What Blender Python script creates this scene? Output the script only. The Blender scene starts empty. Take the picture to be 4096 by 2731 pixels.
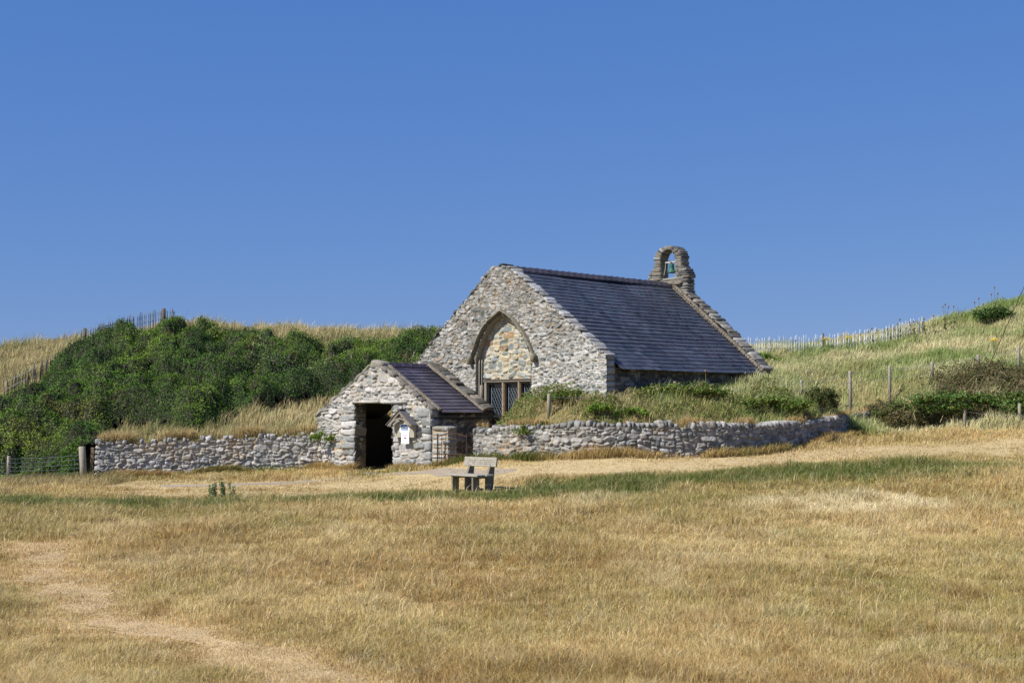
import bpy, math, random
import numpy as np
C = bpy.context.scene.collection
R = math.radians

# ------------------------------------------------------------------ camera, sky, sun
FP, VH, CH = 1422.0, 415.0, 1.7                 # focal length and horizon row in pixels of a 1024 px wide frame, eye height
TH = math.atan((VH - 341) / FP)
cd = bpy.data.cameras.new("camera"); cam = bpy.data.objects.new("camera", cd); C.objects.link(cam)
cd.sensor_width = 36; cd.lens = 36 * FP / 1024; cd.clip_end = 3000
cam.location = (0, 0, CH); cam.rotation_euler = (R(90) + TH, 0, 0)
bpy.context.scene.camera = cam

SUN_EL, SUN_AZ = 46.0, 29.0                     # azimuth: degrees in front of straight left
sdir = np.array([-math.cos(R(SUN_AZ)) * math.cos(R(SUN_EL)), -math.sin(R(SUN_AZ)) * math.cos(R(SUN_EL)), math.sin(R(SUN_EL))])
w = bpy.data.worlds.new("World"); bpy.context.scene.world = w; w.use_nodes = True
nt = w.node_tree; bg = nt.nodes['Background']
sk = nt.nodes.new('ShaderNodeTexSky'); sk.sky_type = 'NISHITA'; sk.sun_disc = False
sk.sun_elevation = R(SUN_EL); sk.sun_rotation = math.atan2(sdir[0], sdir[1])
sk.air_density = 0.9; sk.dust_density = 0.25; sk.ozone_density = 3.5; sk.altitude = 900
sep = nt.nodes.new('ShaderNodeSeparateColor'); com = nt.nodes.new('ShaderNodeCombineColor'); nt.links.new(sk.outputs[0], sep.inputs[0])
for k, (ga, am) in enumerate(((.703, .726), (.481, 1.429), (.204, 4.20))):      # the clear, deep, evenly blue sky of the photograph
    pw = nt.nodes.new('ShaderNodeMath'); pw.operation = 'POWER'; pw.inputs[1].default_value = ga; nt.links.new(sep.outputs[k], pw.inputs[0])
    ml = nt.nodes.new('ShaderNodeMath'); ml.operation = 'MULTIPLY'; ml.inputs[1].default_value = am; nt.links.new(pw.outputs[0], ml.inputs[0]); nt.links.new(ml.outputs[0], com.inputs[k])
nt.links.new(com.outputs[0], bg.inputs[0]); bg.inputs[1].default_value = 0.0707
sl = bpy.data.lights.new("sun", 'SUN'); sl.energy = 5.0; sl.angle = R(0.55); sl.color = (1.0, 0.95, 0.87)
so = bpy.data.objects.new("sun", sl); C.objects.link(so)
from mathutils import Vector, Matrix
so.rotation_euler = Vector(sdir).to_track_quat('Z', 'Y').to_euler(); so.location = (-30, -20, 40)
vs = bpy.context.scene.view_settings
vs.view_transform = 'Standard'; vs.look = 'None'; vs.exposure = 0.5; vs.gamma = 1.0
bpy.context.scene.render.film_transparent = False

# ------------------------------------------------------------------ helpers
def P(u, v, Y):                                 # a point seen at frame position (u, v), Y metres away
    b = (341 - v) / FP
    r = ((u - 512) / FP, math.cos(TH) - b * math.sin(TH), math.sin(TH) + b * math.cos(TH))
    t = Y / r[1]
    return (r[0] * t, Y, CH + r[2] * t)
def proj(x, y, z):
    f = y * math.cos(TH) + (z - CH) * math.sin(TH)
    up = -y * math.sin(TH) + (z - CH) * math.cos(TH)
    return 512 + FP * x / f, 341 - FP * up / f
ALB = .74                                        # picked picture values down to real base colours
def lin(r, g, b):
    return tuple(ALB * ((c / 255) / 12.92 if c <= 10 else ((c / 255 + .055) / 1.055) ** 2.4) for c in (r, g, b))
def hsh(i, j, k, s=0):
    n = (i.astype(np.int64) * 374761393 + j.astype(np.int64) * 668265263 + k.astype(np.int64) * 2147483647 + s * 974634777) & 0xffffffff
    n = ((n ^ (n >> 13)) * 1274126177) & 0xffffffff
    n = ((n ^ (n >> 16)) * 2246822519) & 0xffffffff
    return ((n ^ (n >> 15)) & 0xffffff) / float(0xffffff)
def noise(x, y, z=0.0, s=0):                    # value noise, -1..1
    x, y, z = np.broadcast_arrays(np.asarray(x, float), np.asarray(y, float), np.asarray(z, float))
    i, j, k = np.floor(x), np.floor(y), np.floor(z)
    a, b, c = x - i, y - j, z - k
    a, b, c = a * a * (3 - 2 * a), b * b * (3 - 2 * b), c * c * (3 - 2 * c)
    r = 0
    for di in (0, 1):
        for dj in (0, 1):
            for dk in (0, 1):
                wgt = (a if di else 1 - a) * (b if dj else 1 - b) * (c if dk else 1 - c)
                r = r + wgt * hsh(i + di, j + dj, k + dk, s)
    return r * 2 - 1
def fbm(x, y, z=0.0, s=0, o=3):
    r = 0; a = 1; n = 0
    for q in range(o):
        r = r + a * noise(np.asarray(x) * 2 ** q, np.asarray(y) * 2 ** q, np.asarray(z) * 2 ** q, s + q); n += a; a *= .5
    return r / n
def worley(x, y, s=0):                          # distance to nearest jittered cell point
    i, j = np.floor(x), np.floor(y); best = np.full(np.shape(x), 9.0)
    for di in (-1, 0, 1):
        for dj in (-1, 0, 1):
            ci, cj = i + di, j + dj
            px = ci + hsh(ci, cj, ci * 0, s); py = cj + hsh(ci, cj, ci * 0, s + 7)
            best = np.minimum(best, np.hypot(x - px, y - py))
    return best
def mesh(name, V, F, mat, parent=None, col=None, smooth=False, link=True):
    """V (n,3); F an int array (m,k) or a list of such arrays"""
    me = bpy.data.meshes.new(name)
    V = np.asarray(V, np.float32); Fs = [np.asarray(f, np.int32) for f in (F if isinstance(F, list) else [F])]
    Fs = [f for f in Fs if len(f)]
    nl = sum(f.size for f in Fs); npoly = sum(len(f) for f in Fs)
    me.vertices.add(len(V)); me.vertices.foreach_set('co', V.ravel())
    me.loops.add(nl); me.loops.foreach_set('vertex_index', np.concatenate([f.ravel() for f in Fs]))
    me.polygons.add(npoly)
    tot = np.concatenate([np.full(len(f), f.shape[1], np.int32) for f in Fs])
    me.polygons.foreach_set('loop_start', (np.cumsum(tot) - tot).astype(np.int32))
    me.polygons.foreach_set('use_smooth', np.full(npoly, smooth))
    if col is not None:
        a = me.attributes.new('tint', 'FLOAT_COLOR', 'POINT')
        cc = np.ones((len(V), 4), np.float32); cc[:, :3] = np.asarray(col)
        a.data.foreach_set('color', cc.ravel())
    me.update(calc_edges=True); me.validate()
    me.materials.append(mat)
    o = bpy.data.objects.new(name, me); C.objects.link(o)
    if parent is not None: o.parent = parent
    return o
class MB:                                       # gathers pieces that become ONE mesh
    def __init__(s): s.v = []; s.f = {}; s.c = []; s.n = 0
    def add(s, V, F, col=(1, 1, 1)):
        V = np.asarray(V, float); s.v.append(V)
        if isinstance(F, list) and len(F) and not (isinstance(F[0], (list, tuple)) and np.isscalar(F[0][0])): Fl = F
        else: Fl = [F]
        for f in Fl:
            f = np.asarray(f)
            if len(f): s.f.setdefault(f.shape[1], []).append(f + s.n)
        c = np.empty((len(V), 3)); c[:] = col; s.c.append(c); s.n += len(V)
    def box(s, c, h, rot=None, col=(1, 1, 1), taper=1.0):
        V = np.array([[x, y, z] for x in (-1, 1) for y in (-1, 1) for z in (-1, 1)], float)
        V[V[:, 2] > 0, :2] *= taper
        V = V * h
        if rot is not None: V = V @ np.array(rot).T
        s.add(V + np.array(c), [[0, 1, 3, 2], [4, 6, 7, 5], [0, 4, 5, 1], [2, 3, 7, 6], [0, 2, 6, 4], [1, 5, 7, 3]], col)
    def tube(s, pts, rad, n=6, col=(1, 1, 1), cap=True):
        pts = np.asarray(pts, float); rad = np.broadcast_to(rad, (len(pts),))
        T = np.gradient(pts, axis=0); T /= np.linalg.norm(T, axis=1)[:, None] + 1e-9
        up = np.array([0, 0, 1.]) if abs(T[0][2]) < .9 else np.array([1., 0, 0])
        A = np.cross(T, up); A /= np.linalg.norm(A, axis=1)[:, None] + 1e-9; B = np.cross(T, A)
        th = np.arange(n) * 2 * math.pi / n
        V = pts[:, None] + rad[:, None, None] * (np.cos(th)[None, :, None] * A[:, None] + np.sin(th)[None, :, None] * B[:, None])
        k = len(pts); I = np.arange(k - 1)[:, None] * n + np.arange(n)[None]; J = np.arange(k - 1)[:, None] * n + (np.arange(n)[None] + 1) % n
        F = [np.stack([I, J, J + n, I + n], -1).reshape(-1, 4)]
        if cap: F += [np.arange(n)[None, ::-1], (np.arange(n) + (k - 1) * n)[None]]
        s.add(V.reshape(-1, 3), F, col)
    def blob(s, c, h, rot=None, col=(1, 1, 1), p=4.0, amp=.13, rng=random, freq=1.1):
        V = CS * (1 / (np.abs(CS) ** p).sum(1) ** (1 / p))[:, None]
        o = np.array([rng.uniform(0, 99) for _ in range(3)])
        V = V * (1 + amp * fbm(V[:, 0] * freq + o[0], V[:, 1] * freq + o[1], V[:, 2] * freq + o[2], 3, 2))[:, None] * np.array(h)
        if rot is not None: V = V @ np.array(rot).T
        s.add(V + np.array(c), CSF, col)
    def build(s, name, mat, parent=None, smooth=False):
        return mesh(name, np.concatenate(s.v), [np.concatenate(f) for f in s.f.values()], mat, parent, np.concatenate(s.c), smooth)
def cubesphere(n):
    vs, fs, ix = [], [], {}
    for ax in range(3):
        for sg in (-1, 1):
            for i in range(n):
                for j in range(n):
                    q = []
                    for (a, b) in ((0, 0), (1, 0), (1, 1), (0, 1)):
                        p = [0, 0, 0]; p[ax] = sg; p[(ax + 1) % 3] = 2 * (i + a) / n - 1; p[(ax + 2) % 3] = 2 * (j + b) / n - 1
                        k = tuple(round(t, 4) for t in p)
                        if k not in ix: ix[k] = len(vs); vs.append(p)
                        q.append(ix[k])
                    fs.append(q if sg > 0 else q[::-1])
    return np.array(vs, float), np.array(fs)
CS, CSF = cubesphere(4)
def rotz(a): c, s = math.cos(a), math.sin(a); return np.array([[c, -s, 0], [s, c, 0], [0, 0, 1]])
def roty(a): c, s = math.cos(a), math.sin(a); return np.array([[c, 0, s], [0, 1, 0], [-s, 0, c]])
def rotx(a): c, s = math.cos(a), math.sin(a); return np.array([[1, 0, 0], [0, c, -s], [0, s, c]])
def thing(name, label, cat, loc=(0, 0, 0), rz=0, group=None):
    o = bpy.data.objects.new(name, None); C.objects.link(o); o.location = loc; o.rotation_euler = (0, 0, rz); o.empty_display_size = .3
    return tag(o, label, cat, group)
def tag(o, label, cat=None, group=None, kind=None):
    o['label'] = label
    if cat: o['category'] = cat
    if group: o['group'] = group
    if kind: o['kind'] = kind
    return o

# ------------------------------------------------------------------ materials
def material(name, rough=.9, spec=.3, noise_scale=30, var=.25, bump=.0, bump_scale=60, base=None, trans=0, metal=0, second=None):
    m = bpy.data.materials.new(name); m.use_nodes = True; t = m.node_tree; N = t.nodes; L = t.links
    b = N['Principled BSDF']; b.inputs['Roughness'].default_value = rough; b.inputs['Specular IOR Level'].default_value = spec; b.inputs['Metallic'].default_value = metal
    if base is None:
        at = N.new('ShaderNodeAttribute'); at.attribute_name = 'tint'; src = at.outputs['Color']
    else:
        rg = N.new('ShaderNodeRGB'); rg.outputs[0].default_value = (*base, 1); src = rg.outputs[0]
    tc = N.new('ShaderNodeTexCoord')
    if var:
        nz = N.new('ShaderNodeTexNoise'); nz.inputs['Scale'].default_value = noise_scale; nz.inputs['Detail'].default_value = 5; nz.inputs['Roughness'].default_value = .65
        L.new(tc.outputs['Object'], nz.inputs['Vector'])
        mr = N.new('ShaderNodeMapRange'); mr.inputs[1].default_value = .3; mr.inputs[2].default_value = .7; mr.inputs[3].default_value = 1 - var; mr.inputs[4].default_value = 1 + var
        L.new(nz.outputs['Fac'], mr.inputs[0])
        mx = N.new('ShaderNodeVectorMath'); mx.operation = 'SCALE'; L.new(src, mx.inputs[0]); L.new(mr.outputs[0], mx.inputs['Scale']); src = mx.outputs[0]
    if second:                                  # (colour, scale, threshold): blotches of lichen, rust or bare earth
        for (c2, sc, thr, wd) in second:
            n2 = N.new('ShaderNodeTexNoise'); n2.inputs['Scale'].default_value = sc; n2.inputs['Detail'].default_value = 6; n2.inputs['Roughness'].default_value = .7
            L.new(tc.outputs['Object'], n2.inputs['Vector'])
            r2 = N.new('ShaderNodeMapRange'); r2.inputs[1].default_value = thr; r2.inputs[2].default_value = thr + wd; L.new(n2.outputs['Fac'], r2.inputs[0])
            mm = N.new('ShaderNodeMix'); mm.data_type = 'RGBA'; L.new(r2.outputs[0], mm.inputs[0]); L.new(src, mm.inputs[6]); mm.inputs[7].default_value = (*c2, 1); src = mm.outputs[2]
    L.new(src, b.inputs['Base Color'])
    if bump:
        n3 = N.new('ShaderNodeTexNoise'); n3.inputs['Scale'].default_value = bump_scale; n3.inputs['Detail'].default_value = 6
        L.new(tc.outputs['Object'], n3.inputs['Vector'])
        bp = N.new('ShaderNodeBump'); bp.inputs['Strength'].default_value = bump; bp.inputs['Distance'].default_value = .03; L.new(n3.outputs['Fac'], bp.inputs['Height']); L.new(bp.outputs[0], b.inputs['Normal'])
    if trans:
        tr = N.new('ShaderNodeBsdfTranslucent'); L.new(src, tr.inputs['Color'])
        ms = N.new('ShaderNodeMixShader'); ms.inputs[0].default_value = trans
        L.new(b.outputs[0], ms.inputs[1]); L.new(tr.outputs[0], ms.inputs[2]); L.new(ms.outputs[0], N['Material Output'].inputs[0])
    return m
ORANGE = (.30, .18, .05); WHITEL = (.46, .46, .44)
M = dict(
    stone=material('rubble_stone', noise_scale=14, var=.28, bump=.6, bump_scale=45, second=[(WHITEL, 9, .62, .08), (ORANGE, 3.3, .655, .06)]),
    stone_clean=material('clean_stone', noise_scale=18, var=.2, bump=.4, bump_scale=50),
    slate=material('slate', rough=.5, spec=.35, noise_scale=9, var=.22, bump=.15, bump_scale=80, second=[((.42, .42, .44), 26, .735, .03)]),
    slate_porch=material('slate_lichened', rough=.5, spec=.35, noise_scale=9, var=.22, bump=.15, bump_scale=80, second=[((.55, .53, .58), 11, .68, .03)]),
    ridge=material('ridge_tile', rough=.6, noise_scale=12, var=.3, bump=.3),
    mortar=material('mortar', noise_scale=12, var=.3, bump=.8, bump_scale=30, second=[((.085, .07, .055), 5, .50, .15)], base=(.185, .16, .125)),
    wood=material('weathered_wood', rough=.8, noise_scale=20, var=.25, bump=.3, bump_scale=90),
    iron=material('rusty_iron', rough=.75, noise_scale=25, var=.4, base=(.045, .022, .016), bump=.2),
    wire=material('galvanised_wire', rough=.5, var=.2, base=(.22, .27, .30), metal=.4),
    bronze=material('verdigris', rough=.55, noise_scale=22, var=.3, base=(.022, .105, .078), bump=.1),
    paper=material('printed_paper', rough=.7, var=0),
    glass=material('dark_glass', rough=.12, spec=.6, base=(.012, .016, .022), var=0),
    lead=material('lead_lattice', rough=.6, base=(.17, .21, .24), var=.2),
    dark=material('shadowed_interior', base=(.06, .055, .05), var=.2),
    ground=material('dry_turf', noise_scale=6, var=.22, bump=.5, bump_scale=30),
    path=material('trodden_earth', noise_scale=4, var=.16, bump=.5, bump_scale=35),
    grass=material('grass_blade', rough=.65, spec=.25, var=0, trans=.22),
    leaf=material('leaf', rough=.55, spec=.22, var=0, trans=.16),
    twig=material('twig', var=.2),
)

# ------------------------------------------------------------------ terrain
def tps(ctrl, reg=.02):
    ctrl = np.array(ctrl, float); X = ctrl[:, :2]; n = len(X)
    def U(r2): return np.where(r2 > 1e-9, .5 * r2 * np.log(np.maximum(r2, 1e-9)), 0)
    D = ((X[:, None] - X[None]) ** 2).sum(-1); K = U(D) + reg * np.eye(n) * 10
    Q = np.c_[np.ones(n), X]; A = np.zeros((n + 3, n + 3)); A[:n, :n] = K; A[:n, n:] = Q; A[n:, :n] = Q.T
    wv = np.linalg.solve(A, np.r_[ctrl[:, 2], 0, 0, 0])
    def f(x, y):
        x = np.asarray(x, float); sh = x.shape; x = x.ravel(); y = np.asarray(y, float).ravel(); out = np.empty(len(x))
        for k in range(0, len(x), 20000):
            r2 = (x[k:k + 20000, None] - X[None, :, 0]) ** 2 + (y[k:k + 20000, None] - X[None, :, 1]) ** 2
            out[k:k + 20000] = U(r2) @ wv[:n] + wv[n] + wv[n + 1] * x[k:k + 20000] + wv[n + 2] * y[k:k + 20000]
        return out.reshape(sh)
    return f
class Grid:
    def __init__(s, x0, x1, y0, y1, st, f):
        s.x0, s.y0, s.st = x0, y0, st; s.nx = int((x1 - x0) / st) + 1; s.ny = int((y1 - y0) / st) + 1
        s.X, s.Y = np.meshgrid(x0 + np.arange(s.nx) * st, y0 + np.arange(s.ny) * st); s.Z = f(s.X, s.Y)
    def __call__(s, x, y, Z=None):
        Z = s.Z if Z is None else Z
        a = np.clip((np.asarray(x) - s.x0) / s.st, 0, s.nx - 1.001); b = np.clip((np.asarray(y) - s.y0) / s.st, 0, s.ny - 1.001)
        i = a.astype(int); j = b.astype(int); a = a - i; b = b - j
        return (Z[j, i] * (1 - a) + Z[j, i + 1] * a) * (1 - b) + (Z[j + 1, i] * (1 - a) + Z[j + 1, i + 1] * a) * b
# the building's own frame: a along the gable (to the right and nearer), b into the building
AL = R(44.5); gx, gy = math.cos(AL), -math.sin(AL); dx, dy = math.sin(AL), math.cos(AL); PX, PY = -3.96, 41.7
ROOTZ = math.atan2(gy, gx)
def L2W(a, b): return PX + a * gx + b * dx, PY + a * gy + b * dy
def W2L(x, y): return (x - PX) * gx + (y - PY) * gy, (x - PX) * dx + (y - PY) * dy

fc = [P(*q) for q in [(-60, 490, 37), (0, 489, 37), (97, 481, 42.5), (200, 475, 42.9), (322, 469, 43.3), (375, 473, 41.3), (429, 468, 40), (450, 467, 39.6),
      (480, 460, 38.6), (560, 458, 37), (610, 458, 36.3), (697, 457.5, 36.6), (762, 453, 37.6), (827, 442, 40.4), (870, 434, 44), (900, 433, 42.5),
      (1024, 431, 40.5), (1120, 429, 39), (920, 455, 36), (1024, 459, 35), (100, 488, 37.5), (220, 498, 33.5), (400, 487, 35), (300, 487, 37),
      (454, 490.5, 32), (495, 489, 32), (560, 485, 32.3), (700, 478, 32.5), (800, 471, 32.5), (900, 467, 32), (1024, 469, 31), (640, 466, 35), (760, 462, 35), (100, 503, 30), (0, 503, 30), (840, 461, 34.5)]]
fc += [(x, y, 0) for x in (-30, -12, -4, 4, 12, 30) for y in (-15, 0, 10, 18, 24)] + [(-40, 45, -.4), (-40, 60, -.5), (40, 45, 1.2), (0, 60, -.3), (20, 60, 0), (-20, 60, -.4), (60, 30, .5), (-60, 30, -.2)]
fieldf = tps(fc)
def field_z(x, y):
    z = fieldf(x, y); k = np.clip((np.hypot(x, np.asarray(y) - 30) - 48) / 20, 0, 1)
    return z * (1 - k) + k * (-.5) + .035 * fbm(np.asarray(x) * .35, np.asarray(y) * .35, 0, 5) + .02 * fbm(np.asarray(x) * 1.3, np.asarray(y) * 1.3, 0, 9)
FG = Grid(-70, 70, -30, 100, .35, field_z)

wall_path = [P(473.5, 458, 39.15)[:2], P(520, 458, 37.7)[:2], P(565, 458, 36.9)[:2], P(612, 458, 36.6)[:2], P(675, 458, 36.7)[:2], P(740, 455, 37.3)[:2], P(790, 450, 38.6)[:2], P(827, 441, 40.7)[:2], P(855, 437, 43.4)[:2], P(880, 434, 46.5)[:2]]
wall_top = [P(473.5, 432, 39.15)[2], P(520, 428, 37.7)[2], P(565, 427, 36.9)[2], P(612, 427, 36.6)[2], P(675, 426.5, 36.7)[2], P(740, 427, 37.3)[2], P(790, 426, 38.6)[2], P(827, 423, 40.7)[2], P(855, 418, 43.4)[2], P(880, 412, 46.5)[2]]
wallL = [P(97, 480, 42.7)[:2], P(196, 475, 43.2)[:2], P(260, 472, 43.4)[:2], P(322, 469, 43.55)[:2]]
wallL_top = [P(97, 444.5, 42.7)[2], P(150, 441, 43)[2], P(230, 439, 43.3)[2], P(322, 434, 43.55)[2]]

dc = [P(*q) for q in [(97, 442, 43.7), (150, 440, 43.9), (196, 438, 44), (260, 437, 44.1), (310, 433, 44.4), (60, 479, 44.2), (0, 483, 44.2), (-80, 483, 44.2),
      (60, 436, 47), (0, 438, 47), (-80, 438, 47), (0, 399, 54), (-80, 399, 54), (60, 398, 52), (150, 415, 50), (250, 410, 50.5), (350, 405, 51), (100, 380, 54), (200, 375, 54), (300, 378, 55), (400, 375, 56),
      (-80, 362, 60), (0, 353, 60), (45, 348, 60), (87, 343, 60), (135, 337, 58.5), (165, 329, 58), (200, 331, 58), (260, 337, 59.5), (300, 334, 60), (360, 337, 61), (440, 334, 62), (560, 330, 63), (660, 345, 62),
      (480, 407.5, 40.2), (530, 404.5, 39.2), (560, 404, 38.3), (600, 402, 37.9), (650, 401, 38.7), (700, 399, 39.8), (740, 396, 40.8), (800, 392, 42.5), (700, 410, 38.2), (600, 413, 37.3), (800, 405, 40.3),
      (745, 355, 54), (780, 353, 54), (830, 350, 55), (870, 345, 55), (900, 339, 55), (950, 324, 56), (1000, 309, 56), (1024, 304, 56), (1100, 293, 56), (1200, 290, 56),
      (780, 375, 48), (900, 385, 47), (900, 410, 45), (960, 410, 43.6), (960, 396, 45), (1024, 390, 45), (1024, 412, 42.5), (1100, 412, 42), (870, 426, 44.6), (900, 431, 43), (960, 430, 42), (1024, 429, 41.3), (1120, 428, 40.5), (980, 355, 50), (1060, 345, 50)]]
dc += [(*p, t - .1) for p, t in zip([(x, y + .45) for x, y in wall_path], wall_top)]
dc += [(*L2W(-2.8, 0.3), 1.45), (*L2W(-2.9, 2.4), 1.7), (*L2W(-1.6, 2.4), 2.0), (*L2W(-1.6, 8), 2.8), (*L2W(2, 2.3), 1.96), (*L2W(4, 2.3), 2.02), (*L2W(6.8, 2.3), 2.14), (*L2W(7.1, 5), 2.35), (*L2W(7.2, 8), 2.62), (*L2W(7.3, 10), 2.75), (*L2W(3, 12), 3.1)]
dc += [(x, 74, 3.2) for x in (-40, -20, 0, 20, 40)] + [(x, 95, 1.0) for x in (-40, 0, 40)] + [(-20, 56, P(0, 380, 56)[2])]
dunef = tps(dc, .01)
def dune_z(x, y):
    e = np.clip((np.asarray(y) - 45) / 6, 0, 1)
    return dunef(x, y) + (.10 + .12 * e) * fbm(np.asarray(x) * .5, np.asarray(y) * .5, 0, 21) + .05 * fbm(np.asarray(x) * 2.1, np.asarray(y) * 2.1, 0, 22, 2)
DG = Grid(-48, 52, 34, 104, .25, dune_z)

def path_y(pts, x):
    pts = sorted(pts); xs = [p[0] for p in pts]; ys = [p[1] for p in pts]
    return np.interp(x, xs, ys)
def dune_mask(x, y):                            # where the raised sand bank stands
    a, b = W2L(x, y)
    left = (y > np.where(x < -12.4, 43.9, path_y(wallL, x) + .35)) & (x < -1.2) & ~((a > -2.55) & (b < 2.6) & (x > -7.2))
    left &= ~((a > -2.3) & (b < 9) & (b > -3))
    right = (y > np.where(x > wall_path[-1][0], 41.2, path_y(wall_path, x) + .3)) & (a > np.where(b < 2.4, 4.25, -99) + .0) & (b > -2)
    right &= ~((a > -1.1) & (a < 6.7) & (b > 2.5) & (b < 9.9))
    back = b > 10.2
    return (left & (a < 3)) | right | back
mask = dune_mask(DG.X, DG.Y)

def paths(p):                                   # mesh helper for a masked grid
    return p
def grid_sheet(name, G, Z, keep, mat, col, skirt=0):
    idx = -np.ones(Z.shape, int)
    k = keep[:-1, :-1] & keep[1:, :-1] & keep[:-1, 1:] & keep[1:, 1:]
    use = np.zeros_like(keep); use[:-1, :-1] |= k; use[1:, :-1] |= k; use[:-1, 1:] |= k; use[1:, 1:] |= k
    idx[use] = np.arange(use.sum())
    V = np.stack([G.X[use], G.Y[use], Z[use]], -1)
    J, I = np.nonzero(k)
    F = np.stack([idx[J, I], idx[J, I + 1], idx[J + 1, I + 1], idx[J + 1, I]], -1)
    c = col[use]
    if skirt:                                   # steep banks down from the open edges
        E = np.concatenate([F[:, [0, 1]], F[:, [1, 2]], F[:, [2, 3]], F[:, [3, 0]]])
        key = E[:, 0].astype(np.int64) * len(V) + E[:, 1]; rev = E[:, 1].astype(np.int64) * len(V) + E[:, 0]
        E = E[~np.isin(key, rev)]
        ids = np.unique(E); mp = -np.ones(len(V), int); mp[ids] = len(V) + np.arange(len(ids))
        W = V[ids].copy(); W[:, 2] = np.minimum(W[:, 2] - .3, -.9)
        F2 = np.stack([E[:, 1], E[:, 0], mp[E[:, 0]], mp[E[:, 1]]], -1)
        V = np.concatenate([V, W]); F = np.concatenate([F, F2]); c = np.concatenate([c, c[ids]])
    return mesh(name, V, F, mat, None, c, True)

STRAW = np.array(lin(240, 214, 150)); BROWN = np.array(lin(206, 173, 108)); GREEN = np.array(lin(112, 126, 54)); PALE = np.array(lin(254, 238, 192)); OLIVE = np.array(lin(178, 164, 92))
def mixc(a, b, t): t = np.clip(t, 0, 1)[..., None]; return a * (1 - t) + b * t
def smooth01(t): t = np.clip(t, 0, 1); return t * t * (3 - 2 * t)
def segdist(x, y, pts):
    best = np.full(np.shape(x), 1e9)
    for (a, b) in zip(pts[:-1], pts[1:]):
        ax, ay, bx, by = a[0], a[1], b[0], b[1]; L = (bx - ax) ** 2 + (by - ay) ** 2
        t = np.clip(((x - ax) * (bx - ax) + (y - ay) * (by - ay)) / L, 0, 1)
        best = np.minimum(best, np.hypot(x - ax - t * (bx - ax), y - ay - t * (by - ay)))
    return best
def gp(u, v):                                   # ground point on the level field
    Y = CH * FP / (v - VH); return P(u, v, Y)[:2]
trail = [gp(30, 543), gp(48, 556), gp(55, 580), gp(90, 610), gp(150, 628), gp(215, 642), gp(290, 668), gp(370, 700), gp(440, 735)]
trail_w = lambda x, y: .42 + .1 * noise(x * .8, y * .8, 0, 31)
def trail_k(x, y): return smooth01(1.15 - segdist(x, y, trail) / (trail_w(x, y) * 1.8) + .45 * fbm(x * 1.4, y * 1.4, 0, 33))
# the bare, trodden ground before the porch, the worn straw terrace around it
door_path = [P(175, 482, 38.5)[:2], P(230, 479, 38.6)[:2], P(310, 477, 39.2)[:2], P(375, 475, 40.1)[:2], P(430, 474, 38)[:2], P(470, 474, 36)[:2], P(500, 473, 35.5)[:2]]
terrace = [P(100, 484, 40)[:2], P(200, 486, 38)[:2], P(300, 484, 37.7)[:2], P(400, 480, 37)[:2], P(500, 473, 35.6)[:2], P(600, 467, 35.2)[:2], P(760, 462, 35.3)[:2], P(900, 452, 37)[:2], P(1100, 448, 37)[:2]]
terrace2 = [P(170, 490, 35.0)[:2], P(250, 491, 34.2)[:2], P(350, 490, 33.9)[:2], P(440, 487, 34.0)[:2]]
def terrace_k(x, y):
    f = .2 * fbm(x * .9, y * .9, 0, 41)
    return np.maximum(smooth01(1.45 - segdist(x, y, terrace) / 1.75 + f), smooth01(1.35 - segdist(x, y, terrace2) / 2.3 + 1.6 * f))
ridge_line = [P(330, 499, 28.9)[:2], P(450, 496, 29.2)[:2], P(540, 490, 30.4)[:2], P(700, 478, 31.9)[:2], P(800, 472, 31.7)[:2], P(930, 466.5, 31.2)[:2]]
patchL = [gp(0, 497), gp(60, 499), gp(130, 501), gp(200, 503)]
def green_k(x, y):
    k = smooth01(1.25 - segdist(x, y, ridge_line) / 2.0 + .6 * fbm(x * .8, y * .8, 0, 51))
    k2 = smooth01(1.5 - segdist(x, y, patchL) / 1.9 + .8 * fbm(x * .6, y * .6, 0, 52))
    return np.maximum(k, 1.0 * k2)
def field_col(x, y):
    n = fbm(x * .45, y * .45, 0, 61, 4); n2 = fbm(x * 1.6, y * 1.6, 0, 62, 3)
    c = mixc(STRAW, BROWN, .55 + 1.25 * n + .4 * n2) * .97
    c = mixc(c, OLIVE, .04 + .95 * fbm(x * .55 + 9, y * .3, 0, 63) * 1.3 + .35 * smooth01((y - 15) / 12))
    c = mixc(c, PALE, .9 * fbm(x * .7 - 5, y * .5, 0, 64) - .15)
    c = mixc(c, GREEN, green_k(x, y) * .95)
    c = mixc(c, np.array(lin(224, 200, 150)) , (.8 + .5 * fbm(x * .8, y * .9, 0, 65)) * terrace_k(x, y) * (1 - green_k(x, y)))
    c = mixc(c, PALE, .9 * smooth01(1.3 - np.hypot((x - P(860, 488, 25)[0]) / 2.4, (y - 25.5) / 2.0) + .5 * fbm(x * 1.3, y, 0, 66)))
    return mixc(c, np.array(lin(232, 200, 148)), .6 * trail_k(x, y))

# ground: one sheet reaching the horizon
gs = Grid(-24, 26, 2, 50, .25, lambda x, y: FG(x, y))
gcol = field_col(gs.X, gs.Y) * .8
grid_sheet('ground', gs, gs.Z, np.ones_like(gs.Z, bool), M['ground'], gcol); g0 = bpy.data.objects['ground']; tag(g0, 'dry straw coloured field sloping gently up to the chapel', kind='structure')
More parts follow.
